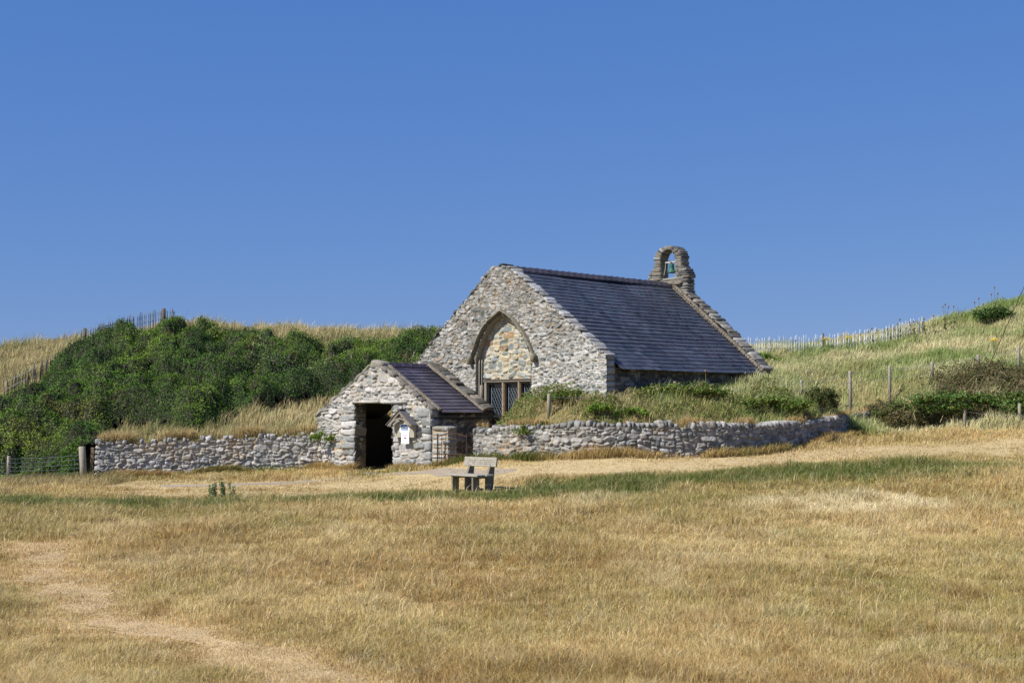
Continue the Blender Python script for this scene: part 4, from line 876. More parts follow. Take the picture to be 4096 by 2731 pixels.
# ------------------------------------------------------------------ grass
def blades(name, x, y, z, h, lx, ly, wd, col, rs, tipc=1.08, basec=.85, droop=.25, label='', cat=None):
    """one tapered, bending blade per root; all of them one object"""
    n = len(x); fa = rs.uniform(0, math.pi, n); cx, cy = np.cos(fa) * wd / 2, np.sin(fa) * wd / 2
    V = np.empty((n, 5, 3), np.float32)
    V[:, 0] = np.stack([x - cx, y - cy, z - .02], -1); V[:, 1] = np.stack([x + cx, y + cy, z - .02], -1)
    mx, my, mz = x + lx * h * .35, y + ly * h * .35, z + h * .58
    V[:, 2] = np.stack([mx + cx * .75, my + cy * .75, mz], -1); V[:, 3] = np.stack([mx - cx * .75, my - cy * .75, mz], -1)
    V[:, 4] = np.stack([x + lx * h, y + ly * h, z + h * (1 - droop * np.minimum(1, lx * lx + ly * ly))], -1)
    i = np.arange(n)[:, None] * 5
    c = np.empty((n, 5, 3), np.float32); c[:, :2] = (col * basec)[:, None]; c[:, 2:4] = col[:, None]; c[:, 4] = col * tipc
    o = mesh(name, V.reshape(-1, 3), [i + np.array([0, 1, 2, 3]), i + np.array([3, 2, 4])], M['grass'], None, np.clip(c.reshape(-1, 3), 0, 1), False)
    if label: tag(o, label, cat, kind='stuff')
    return o
rs = np.random.RandomState(5)
N = 1400000
e = 1.15; Y0, Y1 = 7.3, 43.5; q = rs.rand(N); Yv = (Y0 ** (1 - e) + q * (Y1 ** (1 - e) - Y0 ** (1 - e))) ** (1 / (1 - e))
Xv = rs.uniform(-1, 1, N) * (.36 * Yv * 1.12 + .8); mg = rs.rand(N) < .2; Xv[mg] = (np.sign(Xv) * (.36 * Yv * 1.12 + .8 + 6 * rs.rand(N)))[mg]
ok = (Yv < path_y(wallL, Xv) - .02) | (Xv > -5.6); a_, b_ = W2L(Xv, Yv); ok &= ~((b_ > -.05) & (a_ > -2.9) & (a_ < 4.2)); ok &= (Yv < np.where(Xv < xsR[0], 99, np.where(Xv > xsR[-1], 42.5, path_y(wall_path, Xv) - .02)))
dpk = dp_k(Xv, Yv); tk = trail_k(Xv, Yv); tr = terrace_k(Xv, Yv); gk = green_k(Xv, Yv)
ok &= rs.rand(N) > np.clip(dpk * 1.1, 0, .985); ok &= rs.rand(N) > tk * .05
x, y, dpk, tk, tr, gk = [q[ok] for q in (Xv, Yv, dpk, tk, tr, gk)]; n = len(x)
cl = fbm(x * .9, y * .9, 0, 201, 3); cl2 = worley(x * 2.2, y * 2.2, 202); cl3 = fbm(x * 4, y * 4, 0, 203, 2)
h = .8 * (.085 + .035 * cl + .05 * np.clip(.75 - cl2, 0, 1) + .02 * cl3) * rs.uniform(.6, 1.35, n)
h *= 1 + .55 * smooth01((y - 12) / 12) * (1 - tr)
h *= 1 + .7 * smooth01((fbm(x * 1.7, y * 1.5, 0, 215, 3) - .12) * 4) - .3 * smooth01((-.05 - fbm(x * 1.1, y * .9, 0, 216, 3)) * 4)
h = h * (1 - .74 * tk) * (1 - .72 * tr * (1 - gk) * (1 - .7 * smooth01(2.5 * fbm(x * .7, y * .7, 0, 209) - .25))) + .09 * gk * rs.uniform(.4, 1.4, n) * smooth01((x + 1.2) / 3)
h = h * (1 - .6 * smooth01(1.6 - np.hypot((x + .7) / 1.1, (y - 31.4) / 1.6)))
col = field_col(x, y)
tuft = fbm(x * 3.6, y * 2.4, 0, 204, 4); tuft2 = fbm(x * 9, y * 9, 0, 205, 2)
col = mixc(col, BROWN * .8, 1.5 * tuft + .1); col = mixc(col, PALE, .9 * tuft2 - .12)
gsel = (rs.rand(n) < .10 + .16 * np.clip(fbm(x * 2.3, y * 2.3, 0, 206) * 2, 0, 1)) & (tk < .5) & (tr < .6); col[gsel] = col[gsel] * .45 + GREEN * .5
psel = rs.rand(n) < .07; col[psel] = col[psel] * .4 + PALE * .68
col = col * rs.uniform(.70, 1.25, n)[:, None] * (1 + .05 * rs.randn(n, 3))
gl = gk > .3; col[gl] = mixc(col[gl], GREEN * rs.uniform(.6, 1.3, gl.sum())[:, None], gk[gl] * .6 * (rs.rand(gl.sum()) < .8))
wx = .12 + .2 * fbm(x * .5, y * .5, 0, 207); lx = wx + rs.randn(n) * .62; ly = rs.randn(n) * .5 + .15 * fbm(x * 1.1, y * 1.1, 0, 208)
blades('field_grass', x, y, FG(x, y), h, lx, ly, np.maximum(.0028, .00034 * y) * rs.uniform(.7, 1.4, n), col, rs, label='dry straw grass covering the open field in front of the chapel', cat='grass')
# tall bent seed stems catching the light
n = 3400; y = 8 + 26 * rs.rand(n) ** .7; x = rs.uniform(-1, 1, n) * (.38 * y + .5); kk = (trail_k(x, y) < .3) & (fbm(x * .6, y * .6, 0, 211) > -.05) & (terrace_k(x, y) < .5); x, y = x[kk], y[kk]; n = len(x)
blades('seed_stems', x, y, FG(x, y), rs.uniform(.14, .32, n), .3 + rs.randn(n) * .35, rs.randn(n) * .3, np.maximum(.004, .0005 * y), np.tile(np.array(lin(228, 208, 160)), (n, 1)) * rs.uniform(.7, 1.15, n)[:, None], rs, droop=.5, label='pale bent seed stems standing above the field grass', cat='grass')

mb = MB(); rpb = random.Random(91)
for i in range(260):
    t = rpb.random(); a, b = rpb.choice(list(zip(trail[:-1], trail[1:]))) if i % 2 else rpb.choice(list(zip(door_path[:-1], door_path[1:])))
    x = a[0] + (b[0] - a[0]) * t + rpb.gauss(0, .22); y = a[1] + (b[1] - a[1]) * t + rpb.gauss(0, .22); r = rpb.uniform(.005, .014) * (1 if i % 2 else 1.8)
    V_ = CS / np.linalg.norm(CS, axis=1)[:, None] * np.array([r, r * .8, r * .55]); mb.add(V_ + np.array([x, y, float(FG(x, y)) + r * .3]), CSF, pal([(176, 170, 156), (150, 140, 122), (196, 190, 178)], rpb))
tag(mb.build('pebbles', M['stone_clean'], None, True), 'small pebbles scattered along the worn paths', kind='stuff')
def along(pts, n, spread, side=0):
    at, L, _ = polyline(pts); s = rs.uniform(0, L, n); x, y, tx, ty = at(s); o_ = side + rs.rand(n) * spread; return x + ty * o_, y - tx * o_
# fringe at the feet of the walls and porch
fx, fy = [], []
for pts, n, sp in ((wall_path, 15000, .42), (wallL, 9000, .38)):
    x, y = along(pts, n, sp, .0); fx.append(x); fy.append(y)
s = rs.uniform(-2.75, 2.35, 5200); s = s[(s < -.85) | (s > .72)]; x, y = L2W(s, -.04 - .28 * rs.rand(len(s))); fx.append(x); fy.append(y)
s = rs.uniform(2.35, 4.1, 1500); x, y = L2W(s, -.1 - .35 * rs.rand(len(s))); fx.append(x); fy.append(y)
x = np.concatenate(fx); y = np.concatenate(fy); n = len(x); k = fbm(x * .9, y * .9, 0, 221, 3)
keep = rs.rand(n) < np.clip(.55 + 1.6 * k, .08, 1); x, y, k = x[keep], y[keep], k[keep]; n = len(x)
gg = smooth01(.55 + 1.6 * fbm(x * .55, y * .55, 0, 222)); col = mixc(np.array(lin(204, 176, 116)) * np.ones((n, 3)), np.array(lin(116, 122, 56)), gg) * rs.uniform(.65, 1.3, n)[:, None]
blades('wall_foot_grass', x, y, FG(x, y), (.17 + .2 * np.clip(k + .2, 0, 1)) * rs.uniform(.5, 1.3, n), rs.randn(n) * .4 + .15, rs.randn(n) * .4 - .15, .014 * rs.uniform(.6, 1.4, n), col, rs, label='rough brown and green grass growing along the foot of the stone walls', cat='grass')
# longer grass along the fence at lower left
n = 9000; y = rs.uniform(37.5, 42.6, n); x = rs.uniform(-18, -11.0, n); ok = (x < -11.9) | (y < 41.8); x, y = x[ok], y[ok]; n = len(x); k = fbm(x, y, 0, 223)
blades('fence_grass', x, y, FG(x, y), (.28 + .12 * k) * rs.uniform(.5, 1.4, n), .35 + rs.randn(n) * .4, rs.randn(n) * .35, .014 * rs.uniform(.6, 1.4, n), mixc(np.array(lin(206, 186, 134)) * np.ones((n, 3)), np.array(lin(120, 118, 60)), .3 + k) * rs.uniform(.65, 1.2, n)[:, None], rs, label='long pale grass leaning at the foot of the wire fence', cat='grass')

# marram and bank grass on the dunes
def in_poly(u, v, poly):
    c = np.zeros(np.shape(u), bool); m_ = len(poly)
    for i in range(m_):
        (x1, y1), (x2, y2) = poly[i], poly[(i + 1) % m_]
        if y1 == y2: continue
        c ^= ((y1 > v) != (y2 > v)) & (u < (x2 - x1) * (v - y1) / (y2 - y1) + x1)
    return c
TP = [(-300, 500), (-300, 424), (0, 421), (28, 410), (44, 394), (50, 381), (66, 368), (85, 360), (104, 347), (150, 342), (190, 337), (240, 347), (300, 354), (440, 355), (470, 357), (470, 380), (432, 392), (395, 398), (350, 401), (318, 404), (270, 410), (232, 416), (207, 432), (190, 437), (172, 431), (110, 431), (99, 447), (95, 482), (-300, 500)]
def thick_area(x, y, z): u, v = proj(x, y, z); return in_poly(u, v, TP) & (y > np.where(x < -12.75, 42.9, 43.6)) & (y < 60.5) & (x < 1)
def dune_pts(n, x0, x1, y0, y1):
    x = rs.uniform(x0, x1, n); y = rs.uniform(y0, y1, n); z = DG(x, y); ok = dune_mask(x, y); return x[ok], y[ok], z[ok]
LD = np.array(lin(228, 212, 158)); LG = np.array(lin(160, 164, 104)); LB = np.array(lin(206, 178, 122))
x, y, z = dune_pts(165000, -29, 5, 43.8, 66); ok = ~thick_area(x, y, z) & ((x < -2) | (y > 52)); x, y, z = x[ok], y[ok], z[ok]; n = len(x)
k = fbm(x * .7, y * .7, 0, 231, 3); k2 = worley(x * 1.1, y * 1.1, 232); low = y < 47
hh = (.20 + .26 * k + .75 * np.clip(.6 - k2, 0, 1)) * rs.uniform(.55, 1.25, n); hh[low] *= .95
col = mixc(LD * np.ones((n, 3)), LG, .25 + .9 * k + np.where(low, .55, 0)); col = col * (.78 + .5 * np.clip(.75 - k2, 0, 1))[:, None]; col = mixc(col, LB, np.where(low, .2, .0) + .6 * fbm(x * 1.7, y * 1.7, 0, 233)) * rs.uniform(.62, 1.2, n)[:, None]
blades('marram_grass', x, y, z, hh, .30 + .25 * k + rs.randn(n) * .35, rs.randn(n) * .3, .018 * rs.uniform(.6, 1.4, n), col, rs, droop=.4, label='pale marram grass along the crest of the left dune and above its wall', cat='grass')
x, y, z = dune_pts(360000, -3, 33, 36.5, 60); ok = (y < 56.5 + .1 * x) & (np.abs(x) < .40 * y + 5); x, y, z = x[ok], y[ok], z[ok]; n = len(x)
a_, b_ = W2L(x, y); ok = ~((a_ < 7.0) & (b_ > 2.3) & (b_ < 10.6)); x, y, z = x[ok], y[ok], z[ok]; n = len(x); a_, b_ = W2L(x, y)
k = fbm(x * .5, y * .5, 0, 241, 3); k2 = worley(x * 1.2, y * 1.2, 242); k3 = fbm(x * 2.2, y * 2.2, 0, 243)
near = smooth01((41.5 - y) / 3); hol = smooth01(1 - np.hypot((x - 13.5) / 3.6, (y - 44.2) / 1.9))
hh = (.19 + .12 * k + .42 * np.clip(.55 - k2, 0, 1)) * rs.uniform(.5, 1.3, n) * (1 + .45 * hol)
hh *= np.where((b_ < 2.6) & (a_ < 6.9) & (b_ > 1.4), .75, 1)
RG = np.array(lin(160, 182, 102)); RS = np.array(lin(246, 236, 182))
col = mixc(RS * np.ones((n, 3)), RG, .56 + 1.4 * k + .3 * k3); col = mixc(col, LB, .5 * near + .55 * fbm(x * 1.2 + 4, y * 1.2, 0, 244) - .08); col = mixc(col, np.array(lin(112, 104, 62)), .75 * hol + .35 * k3 - .1) * rs.uniform(.62, 1.22, n)[:, None]
blades('dune_grass', x, y, z, hh, .28 + .3 * k3 + rs.randn(n) * .4, rs.randn(n) * .35 - .1, .015 * rs.uniform(.6, 1.4, n), col, rs, droop=.35, label='green and straw bank grass covering the dune right of and before the chapel', cat='grass')
# grass hanging over the wall tops
x, y = along(wall_path, 9000, .30, -.34); k = fbm(x * 1.3, y * 1.3, 0, 251); ok = rs.rand(len(x)) < np.clip(.35 + 1.5 * k + .5 * smooth01((1.5 - x) / 3), 0, 1); x, y = x[ok], y[ok]; n = len(x)
zt = np.interp(x, xsR, wall_top) + .08
blades('wall_top_grass', x, y, zt, rs.uniform(.12, .32, n), rs.randn(n) * .5, -.3 + rs.randn(n) * .5, .013 * rs.uniform(.6, 1.4, n), LB * rs.uniform(.6, 1.35, n)[:, None], rs, droop=.8, label='brown dry grass spilling over the top of the curving wall', cat='grass')
x, y = along(wallL, 7500, .34, -.36); k = fbm(x * 1.0, y * 1.0, 0, 252); u_, _ = proj(x, y, 1.0); ok = rs.rand(len(x)) < np.clip(.25 + 1.8 * k, 0, 1); x, y = x[ok], y[ok]; n = len(x)
blades('wall_top_grass', x, y, np.interp(x, [wallL[0][0], wallL[-1][0]], [wallL_top[0], wallL_top[-1]]) + .05, rs.uniform(.18, .5, n), rs.randn(n) * .45, -.15 + rs.randn(n) * .4, .014 * rs.uniform(.6, 1.4, n), mixc(LB * np.ones((n, 3)), LD, rs.rand(n)) * rs.uniform(.7, 1.3, n)[:, None], rs, droop=.7, label='orange brown dry grass on top of the pale wall left of the porch', cat='grass')

# ------------------------------------------------------------------ leaves
def leaves(name, Pts, Nrm, size, col, rs, mat=None, parent=None, spread=.75):
    n = len(Pts); D = rs.randn(n, 3); D = Nrm + spread * D; D /= np.linalg.norm(D, axis=1)[:, None]
    A = np.cross(D, rs.randn(n, 3)); A /= np.linalg.norm(A, axis=1)[:, None]; B = np.cross(D, A); s = size[:, None]
    V = np.stack([Pts - A * s, Pts + B * s * .55 - D * s * .15, Pts + A * s, Pts - B * s * .55 - D * s * .15], 1)
    return mesh(name, V.reshape(-1, 3), np.arange(n * 4).reshape(n, 4), mat or M['leaf'], parent, np.repeat(np.clip(col, 0, 1), 4, 0), False)
TG = Grid(-30, 3, 42.6, 62, .15, lambda x, y: DG(x, y))
tm = thick_area(TG.X, TG.Y, TG.Z).astype(float)
a_, b_ = W2L(TG.X, TG.Y); tm *= ~((a_ > -2.9) & (b_ < 3.0)) & ~((a_ > -1.75) & (b_ < 10.5) & (b_ > 1))
def blur(m, r):
    for ax in (0, 1):
        c = np.cumsum(np.pad(m, [(r + 1, r) if ax == 0 else (0, 0), (r + 1, r) if ax == 1 else (0, 0)], mode='edge'), axis=ax)
        m = (np.take(c, np.arange(2 * r + 1, c.shape[ax]), ax) - np.take(c, np.arange(0, c.shape[ax] - 2 * r - 1), ax)) / (2 * r + 1)
    return m
tmb = np.clip(blur(tm, 4) * 2 - .75, 0, 1.1) ** .6
lump = np.sqrt(np.clip(1 - (worley(TG.X * .8 + .4 * noise(TG.X, TG.Y, 0, 3), TG.Y * .75, 261) * 1.25) ** 2, 0, 1)) ; lump2 = 1 - worley(TG.X * 2.4, TG.Y * 2.0, 262); lump3 = 1 - worley(TG.X * 5, TG.Y * 4, 263)
thk = tmb * (.05 + .82 * lump + .40 * lump2 + .15 * lump3 + .34 * fbm(TG.X * .35, TG.Y * .35, 0, 264))
hole_ = smooth01((fbm(TG.X * 1.5, TG.Y * 1.3, 0, 265, 2) - .18) * 6); thk = thk * (1 - .45 * hole_)
TZ = TG.Z + thk
keep = (tmb > .05)
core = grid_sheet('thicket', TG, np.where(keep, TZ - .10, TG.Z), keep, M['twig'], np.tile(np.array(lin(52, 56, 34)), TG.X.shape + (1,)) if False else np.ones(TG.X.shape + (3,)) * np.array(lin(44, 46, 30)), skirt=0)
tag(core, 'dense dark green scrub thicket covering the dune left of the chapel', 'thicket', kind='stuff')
kq = keep[:-1, :-1] & keep[1:, :-1] & keep[:-1, 1:] & keep[1:, 1:]; J, I = np.nonzero(kq)
gxz = (TZ[J, I + 1] - TZ[J, I]) / .15; gyz = (TZ[J + 1, I] - TZ[J, I]) / .15; ar = np.sqrt(1 + np.minimum(gxz, 4) ** 2 + np.minimum(gyz, 6) ** 2)
nl = 330000; pk = rs.choice(len(J), nl, p=ar / ar.sum()); jj, ii = J[pk] + rs.rand(nl), I[pk] + rs.rand(nl); X_ = TG.x0 + ii * .15; Y_ = TG.y0 + jj * .15; Z_ = TG(X_, Y_, TZ)
dk_ = 1 - .45 * (TG(X_, Y_, hole_) > .6); Nr = np.stack([-gxz[pk], -gyz[pk], np.ones(nl)], -1); Nr /= np.linalg.norm(Nr, axis=1)[:, None]; Pt = np.stack([X_, Y_, Z_], -1) + Nr * (rs.rand(nl, 1) * .24 - .13)
c1, c2, c3 = np.array(lin(86, 120, 38)), np.array(lin(128, 156, 54)), np.array(lin(62, 96, 38)); q = fbm(X_ * .5, Y_ * .4, 0, 271, 3)
colr = mixc(c1 * np.ones((nl, 3)), c2, .9 * q + .22 + .4 * np.clip(1.2 * fbm(X_ * 2, Y_ * 2, 0, 272), -1, 1)); colr = mixc(colr, c3, -1.2 * q); colr = mixc(colr, np.array(lin(118, 92, 48)), .5 * smooth01((fbm(X_ * 1.2, Y_ * 1.0, 0, 273) - .36) * 4))
fl_ = (smooth01((fbm(X_ * .6 + 9, Y_ * .6, 0, 274) - .12) * 6) > .5) & (rs.rand(nl) < .10) & (X_ > -10); colr[fl_] = np.array(lin(188, 168, 160))
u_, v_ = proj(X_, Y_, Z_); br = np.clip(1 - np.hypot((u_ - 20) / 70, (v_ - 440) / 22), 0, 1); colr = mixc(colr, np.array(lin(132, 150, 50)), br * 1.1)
colr *= (rs.uniform(.7, 1.25, nl) * (1 + .28 * noise(X_ * 1.1, Y_ * .9, 0, 275)))[:, None]
nx_ = 17000; ex = rs.uniform(-17.5, -12.95, nx_); ey = 42.72 + .12 * noise(ex * 1.5, 0 * ex, 0, 276) + rs.rand(nx_) * .30; ez0 = FG(ex, ey); ez = ez0 + rs.rand(nx_) ** .8 * (DG(ex, 43.6 + 0 * ex) + .45 - ez0)
ey += .25 * noise(ex * 2.2, ez * 2.6, 0, 277); Pt = np.concatenate([Pt, np.stack([ex, ey, ez], -1)]); Nr = np.concatenate([Nr, np.tile([0., -.9, .4], (nx_, 1))]); nl += nx_
colr = np.concatenate([colr, mixc(c1 * np.ones((nx_, 3)), c2, .3 + fbm(ex, ez, 0, 278)) * rs.uniform(.6, 1.3, nx_)[:, None]])
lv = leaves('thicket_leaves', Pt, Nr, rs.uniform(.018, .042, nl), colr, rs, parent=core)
# bare twigs sticking out of the thicket
mb = MB(); pk = rs.choice(len(J), 800); 
for t in pk:
    x_ = TG.x0 + (I[t] + .5) * .15; y_ = TG.y0 + (J[t] + .5) * .15; z_ = float(TZ[J[t], I[t]]); L = rs.uniform(.15, .5); dx_, dy_ = rs.randn(2) * .4
    mb.tube([(x_, y_, z_ - .15), (x_ + dx_ * L * .5, y_ + dy_ * L * .5, z_ + L * .4), (x_ + dx_ * L, y_ + dy_ * L, z_ + L)], [.007, .005, .003], 4, lin(150, 138, 118), False)
mb.build('bare_twigs', M['twig'], core)

def bush(name, label, cat, u, v, Y, w, d, h, n, cols, size=.04, flower=None, stems=6, zoff=0):
    if name == 'bramble': h *= 1.25; n = int(n * 1.3); zoff += .06
    x, y, _ = P(u, v, Y); z = (DZ(x, y) if Y > 36 else float(FG(x, y))) + zoff; root = thing(name, label, cat, (x, y, z))
    nb_ = 34; lo = rs.uniform(-1, 1, (nb_, 3)) * np.array([w, d, h]) * np.array([.85, .8, 0]); lo[:, 2] = h * (.25 + .55 * rs.rand(nb_)) * np.sqrt(np.clip(1.1 - (lo[:, 0] / w) ** 2, .05, 1)); rad = rs.uniform(.14, .42, nb_)
    k = rs.randint(0, nb_, n); D = rs.randn(n, 3); D /= np.linalg.norm(D, axis=1)[:, None]
    Pp = lo[k] + D * rad[k][:, None] * np.array([w, d, h]) * .62 * np.abs(rs.normal(.8, .45, n))[:, None]; Pp[:, 2] = np.abs(Pp[:, 2])
    cc = np.array([lin(*c) for c in cols])[rs.randint(0, len(cols), n)] * rs.uniform(.7, 1.3, n)[:, None]
    leaves('foliage', Pp, D, rs.uniform(size * .6, size * 1.25, n), cc, rs, parent=root)
    mb = MB()
    for i in range(stems): q_ = Pp[rs.randint(n)]; mb.tube([(q_[0] * .15, q_[1] * .15, -.1), (q_[0] * .5, q_[1] * .5, q_[2] * .6), tuple(q_)], [.012, .009, .005], 5, lin(104, 84, 62), False)
    mb.build('stem', M['twig'], root)
    if flower:
        Q = Pp[rs.choice(n, flower[0])] * 1.05 + np.array([0, -.03, .02])
        for q_ in Q: leaves('flower', q_ + rs.randn(4, 3) * .012, np.tile([0., -1., .4], (4, 1)), np.full(4, .028), np.tile(np.array(lin(*flower[1])), (4, 1)), rs, parent=root, spread=.5)
    return root
BG = [(96, 124, 46), (116, 138, 56), (82, 108, 44), (128, 130, 58)]; BG2 = [(128, 156, 58), (142, 164, 66), (108, 140, 54)]
bush('rose_bush', 'bush with pale yellow flowers hanging over the wall below the window', 'bush', 539, 404, 37.6, .75, .45, .42, 2600, BG, .035, (26, (226, 214, 120)), 8, -.05)
bush('bramble', 'green bramble against the chapel gable just right of the window', 'bramble', 563, 399, 38.4, .6, .4, .3, 1500, BG, .035)
bush('bramble', 'small bright bramble below the right corner of the gable', 'bramble', 600, 407, 37.3, .42, .3, .24, 1100, BG2, .035)
bush('bramble', 'rounded bramble just right of the gable corner above the wall', 'bramble', 631, 409, 37.4, .5, .35, .26, 1300, BG2, .035)
bush('bramble', 'wide bramble on the bank below the middle of the chapel side wall', 'bramble', 684, 398, 39.4, 1.35, .6, .32, 3600, BG, .04, (30, (196, 176, 150)), 10)
bush('bramble', 'long low bramble above the wall below the far end of the roof', 'bramble', 775, 409, 39.7, 1.25, .5, .34, 3200, BG, .04, None, 10)
bush('bramble', 'bushy dark bramble where the wall bends away at its far end', 'bramble', 820, 402, 42.0, .65, .6, .55, 2400, [(74, 92, 44), (90, 106, 50), (110, 104, 60)], .04, None, 10)
bush('shrub', 'light green shrub on the dune behind the end of the chapel roof', 'shrub', 757, 360, 51, .85, .7, .40, 2600, BG2 + BG, .045)
bush('bramble', 'sprawling bramble patch behind the pair of low posts at right', 'bramble', 990, 424, 42.5, 2.5, .6, .62, 9000, [(92, 128, 56), (112, 146, 66), (80, 110, 52), (120, 120, 60)], .045, None, 16)
bush('bramble', 'bramble tangle in the hollow left of the low posts', 'bramble', 912, 420, 43.6, 1.3, .6, .5, 3000, [(98, 112, 54), (84, 98, 48), (120, 110, 66)], .04, None, 14)
bush('shrub', 'dark leafy shrub on the crest of the right hand dune', 'shrub', 994, 305, 54.5, .85, .7, .65, 2600, [(76, 104, 48), (92, 118, 56), (66, 92, 44)], .05)
bush('elder_bush', 'bright green bush on the summit of the thicket beside the dark stakes', 'bush', 205, 336, 56.5, 2.0, .9, .75, 8000, BG2 + BG, .05)
bush('elder_bush', 'lighter green bush in the thicket below the skyline marram', 'bush', 244, 351, 56.0, .9, .7, .9, 3600, BG2, .05)
bush('elder_bush', 'grey green bush with bare twigs beside the summit bush', 'bush', 226, 345, 57.0, 1.0, .7, .65, 2500, [(118, 120, 78), (100, 108, 62), (134, 128, 96)], .04, None, 26)
bush('ivy', 'ivy creeping over the left shoulder of the porch', 'ivy', 322, 429, 43.0, .45, .16, .42, 700, BG2, .035, None, 4, -.55)
def scrub(name, label, n, x0, x1, y0, y1, seed, thr, hmax, cols, cond):
    x = rs.uniform(x0, x1, n); y = rs.uniform(y0, y1, n); f = fbm(x * .8, y * 1.1, 0, seed, 3) + .25 * fbm(x * 3, y * 3, 0, seed + 1); k = (f > thr) & dune_mask(x, y) & cond(x, y); x, y, f = x[k], y[k], f[k]; n = len(x)
    hh = hmax * np.clip(.35 + (f - thr) * 2.2, 0, 1) * (.75 + .5 * (1 - worley(x * 2.2, y * 2.2, seed + 2)))
    Q = np.stack([x, y, DG(x, y) + hh * np.sqrt(rs.rand(n))], -1); cc = np.array([lin(*c) for c in cols])[rs.randint(0, len(cols), n)] * rs.uniform(.6, 1.3, n)[:, None]
    return tag(leaves(name, Q, np.tile([0., -.4, .8], (n, 1)), rs.uniform(.02, .042, n), cc, rs, spread=.6), label, kind='stuff')
def bank_c(x, y): a, b = W2L(x, y); return (b < 2.1) | ((a > 7.3) & (x < 11.5))
scrub('bank_scrub', 'low green scrub creeping through the bank grass above the curving wall', 60000, -.5, 9.5, 36.9, 43.5, 301, .06, .34, BG + [(128, 116, 70), (150, 138, 84)], bank_c)
scrub('hollow_scrub', 'dark brownish tangled scrub filling the hollow at the right edge', 110000, 11.3, 19.5, 42.2, 48.5, 304, -.18, .55, [(96, 92, 54), (84, 96, 46), (116, 98, 62), (74, 82, 42), (136, 116, 78)], lambda x, y: (y > 42.6 + .0 * x) & (y < 45.8 + .18 * (x - 11)))
# weed in the field
x, y, _ = P(222, 503, 29.6); wz = float(FG(x, y)); weed = thing('nettle', 'dark green leafy weed standing alone at the edge of the field grass', 'weed', (x, y, wz))
pp, nn_, st = [], [], MB()
for i in range(16):
    bx_, by_ = rs.randn(2) * np.array([.10, .08]) + (np.array([.22, 0]) if i > 9 else 0); hgt = rs.uniform(.28, .46) if i < 10 else rs.uniform(.12, .22); lx_ = rs.randn() * .08
    st.tube([(bx_, by_, -.02), (bx_ + lx_, by_, hgt)], [.006, .003], 4, lin(90, 110, 60), False)
    for k in range(60): t = rs.uniform(.15, 1); a = rs.uniform(0, 6.28); pp.append((bx_ + lx_ * t + .035 * math.cos(a), by_ + .035 * math.sin(a), hgt * t)); nn_.append((math.cos(a), math.sin(a), .7))
leaves('foliage', np.array(pp), np.array(nn_), rs.uniform(.016, .032, len(pp)), np.array(lin(88, 112, 62)) * rs.uniform(.7, 1.4, (len(pp), 1)), rs, parent=weed, spread=.35); st.build('stem', M['twig'], weed)

# teasels against the sky, one thing each
def teasel(u, v, vt, Y, heads, label, group='teasels on the skyline'):
    x, y, _ = P(u, v, Y); z = DZ(x, y); zt = P(u, vt, Y)[2]; H = max(.35, zt - z); root = thing('teasel', label, 'teasel', (x, y, z), 0, group); st = MB()
    tops = []
    for i in range(heads):
        o_ = 0 if i == 0 else rs.uniform(.08, .2) * (-1) ** i; t = H * (1 if i == 0 else rs.uniform(.72, .98)); tops.append((o_, rs.randn() * .04, t))
        st.tube([(0, 0, -.1), (o_ * .2, 0, t * .55), (o_ * .9, tops[-1][1], t * .85), tops[-1]], [.011, .009, .007, .006], 5, lin(122, 116, 80), False)
    s_ = st.build('stem', M['twig'], root)
    for q in tops: hb = MB(); hb.blob(q, (.03, .03, .045), None, lin(128, 116, 96), 2, .2, rr); hb.build('seed_head', M['twig'], root, True)
    pl = np.array([(rs.randn() * .05, rs.randn() * .05, H * rs.uniform(.05, .6)) for _ in range(30)]); leaves('foliage', pl, np.tile([0, 0, 1.], (30, 1)), rs.uniform(.03, .07, 30), np.tile(np.array(lin(108, 126, 74)), (30, 1)), rs, parent=root)
for (u, v, vt, n, lab) in ((872, 345, 328, 3, 'teasel rising among the white stakes, leftmost of the row'), (890, 340, 325, 3, 'teasel with dark heads near the last white stakes'), (900, 338, 319, 2, 'tall teasel just left of the end of the white stakes'), (914, 333, 321, 4, 'bushy teasel with four heads at the end of the white stakes'), (925, 330, 318, 2, 'teasel just right of the last white stake'), (934, 327, 315, 1, 'single headed teasel between two taller groups on the slope'), (945, 322, 304, 3, 'tall dark stemmed teasel halfway up the right dune skyline'), (954, 318, 306, 1, 'slender single teasel next above the tall dark one'), (979, 311, 298, 3, 'three headed teasel just left of the crest shrub'), (995, 303, 287, 3, 'highest teasel standing in the crest shrub')):
    teasel(u, v + 3, vt, 54.6, n, lab)
teasel(706, 400, 370.5, 40.5, 1, 'tall pale thistle before the shaded side wall of the chapel', 'thistles by the side wall'); teasel(746, 396, 373, 42.2, 1, 'pale thistle at the far end of the shaded side wall', 'thistles by the side wall')
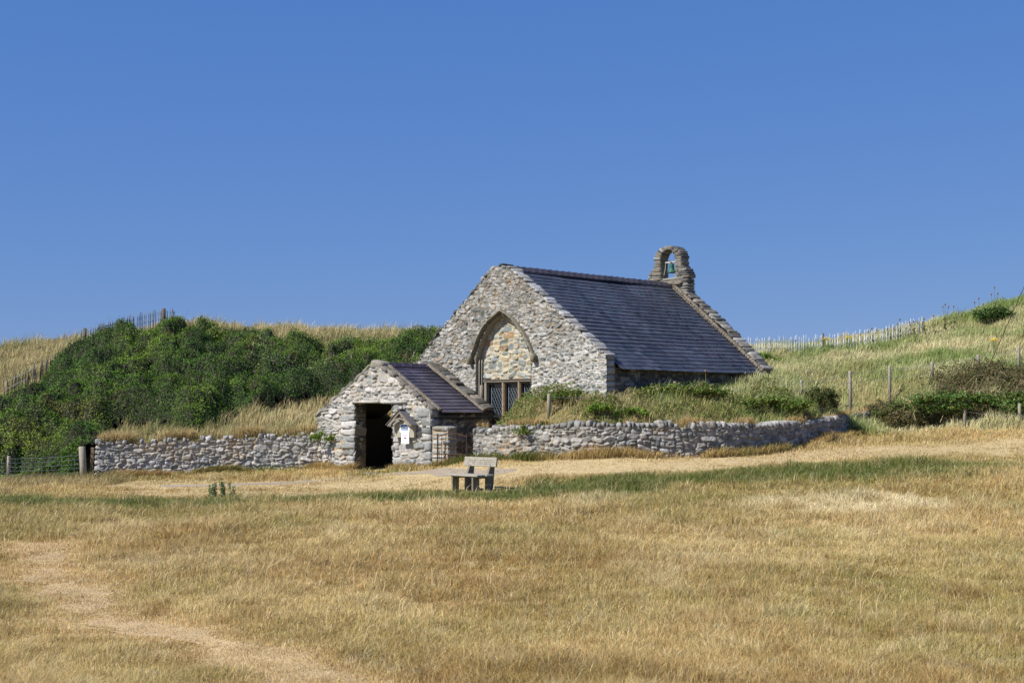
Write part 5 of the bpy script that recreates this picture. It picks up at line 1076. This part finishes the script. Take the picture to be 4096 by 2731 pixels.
for (u, v, Y, lab) in ((849, 345, 53.8, 'yellow ragwort flowering at the foot of the white stakes'), (825, 349, 53.6, 'small yellow ragwort left along the white stakes'), (995, 351, 50, 'yellow ragwort below the slanting wire')):
    x, y, _ = P(u, v, Y); root = thing('ragwort', lab, 'ragwort', (x, y, DZ(x, y)), 0, 'ragwort plants on the dune'); st = MB(); Q = []
    for i in range(7): o_ = rs.randn(2) * .08; st.tube([(0, 0, -.05), (o_[0], o_[1], .52)], .006, 4, lin(100, 120, 60), False); Q += [(o_[0] + rs.randn() * .03, o_[1] - .02, .53 + rs.randn() * .02) for _ in range(6)]
    st.build('stem', M['twig'], root); leaves('flower', np.array(Q), np.tile([0, -.6, 1.], (len(Q), 1)), np.full(len(Q), .035), np.tile(np.array(lin(230, 200, 40)), (len(Q), 1)), rs, parent=root, spread=.3)
mb = MB()
for i in range(150):
    x = rs.uniform(11.4, 18.5); y = rs.uniform(42.8, 45.5); z = DZ(x, y) + rs.uniform(.1, .45); a = rs.uniform(-1, 1); L = rs.uniform(.3, 1.1)
    mb.tube([(x, y, z - .2), (x + L * .3 * a, y - .1, z + L * .3), (x + L * .8 * a, y - .2, z + L * .25), (x + L * 1.3 * a, y - .25, z - L * .1)], [.008, .007, .006, .004], 4, np.array(lin(190, 172, 136)) * rs.uniform(.5, 1.2), False)
tag(mb.build('dead_stems', M['twig'], None), 'mass of dead pale bramble stems looping through the dark scrub at right', kind='stuff')
# dry canes arching in front of the hollow
mb = MB(); cp = [P(900, 396, 43.2), P(912, 402, 42.9), P(930, 405, 42.7), P(946, 401, 42.6), P(965, 398, 42.4)]
mb.tube(crv(cp, 5), .016, 5, lin(206, 188, 142)); mb.tube(crv([P(946, 403, 42.6), P(944, 412, 42.5), P(940, 422, 42.4)], 4), .01, 5, lin(196, 178, 134)); mb.tube(crv([P(920, 404, 42.8), P(914, 412, 42.6), P(916, 420, 42.5)], 4), .009, 5, lin(186, 166, 124)); mb.tube(crv([P(958, 399, 42.5), P(985, 404, 42.4), P(1018, 406, 42.3)], 4), .01, 5, lin(176, 150, 116))
o = mb.build('bramble_cane', M['twig'], None, True); tag(o, 'pale dry bramble canes arching across the hollow to the low post', 'bramble cane')
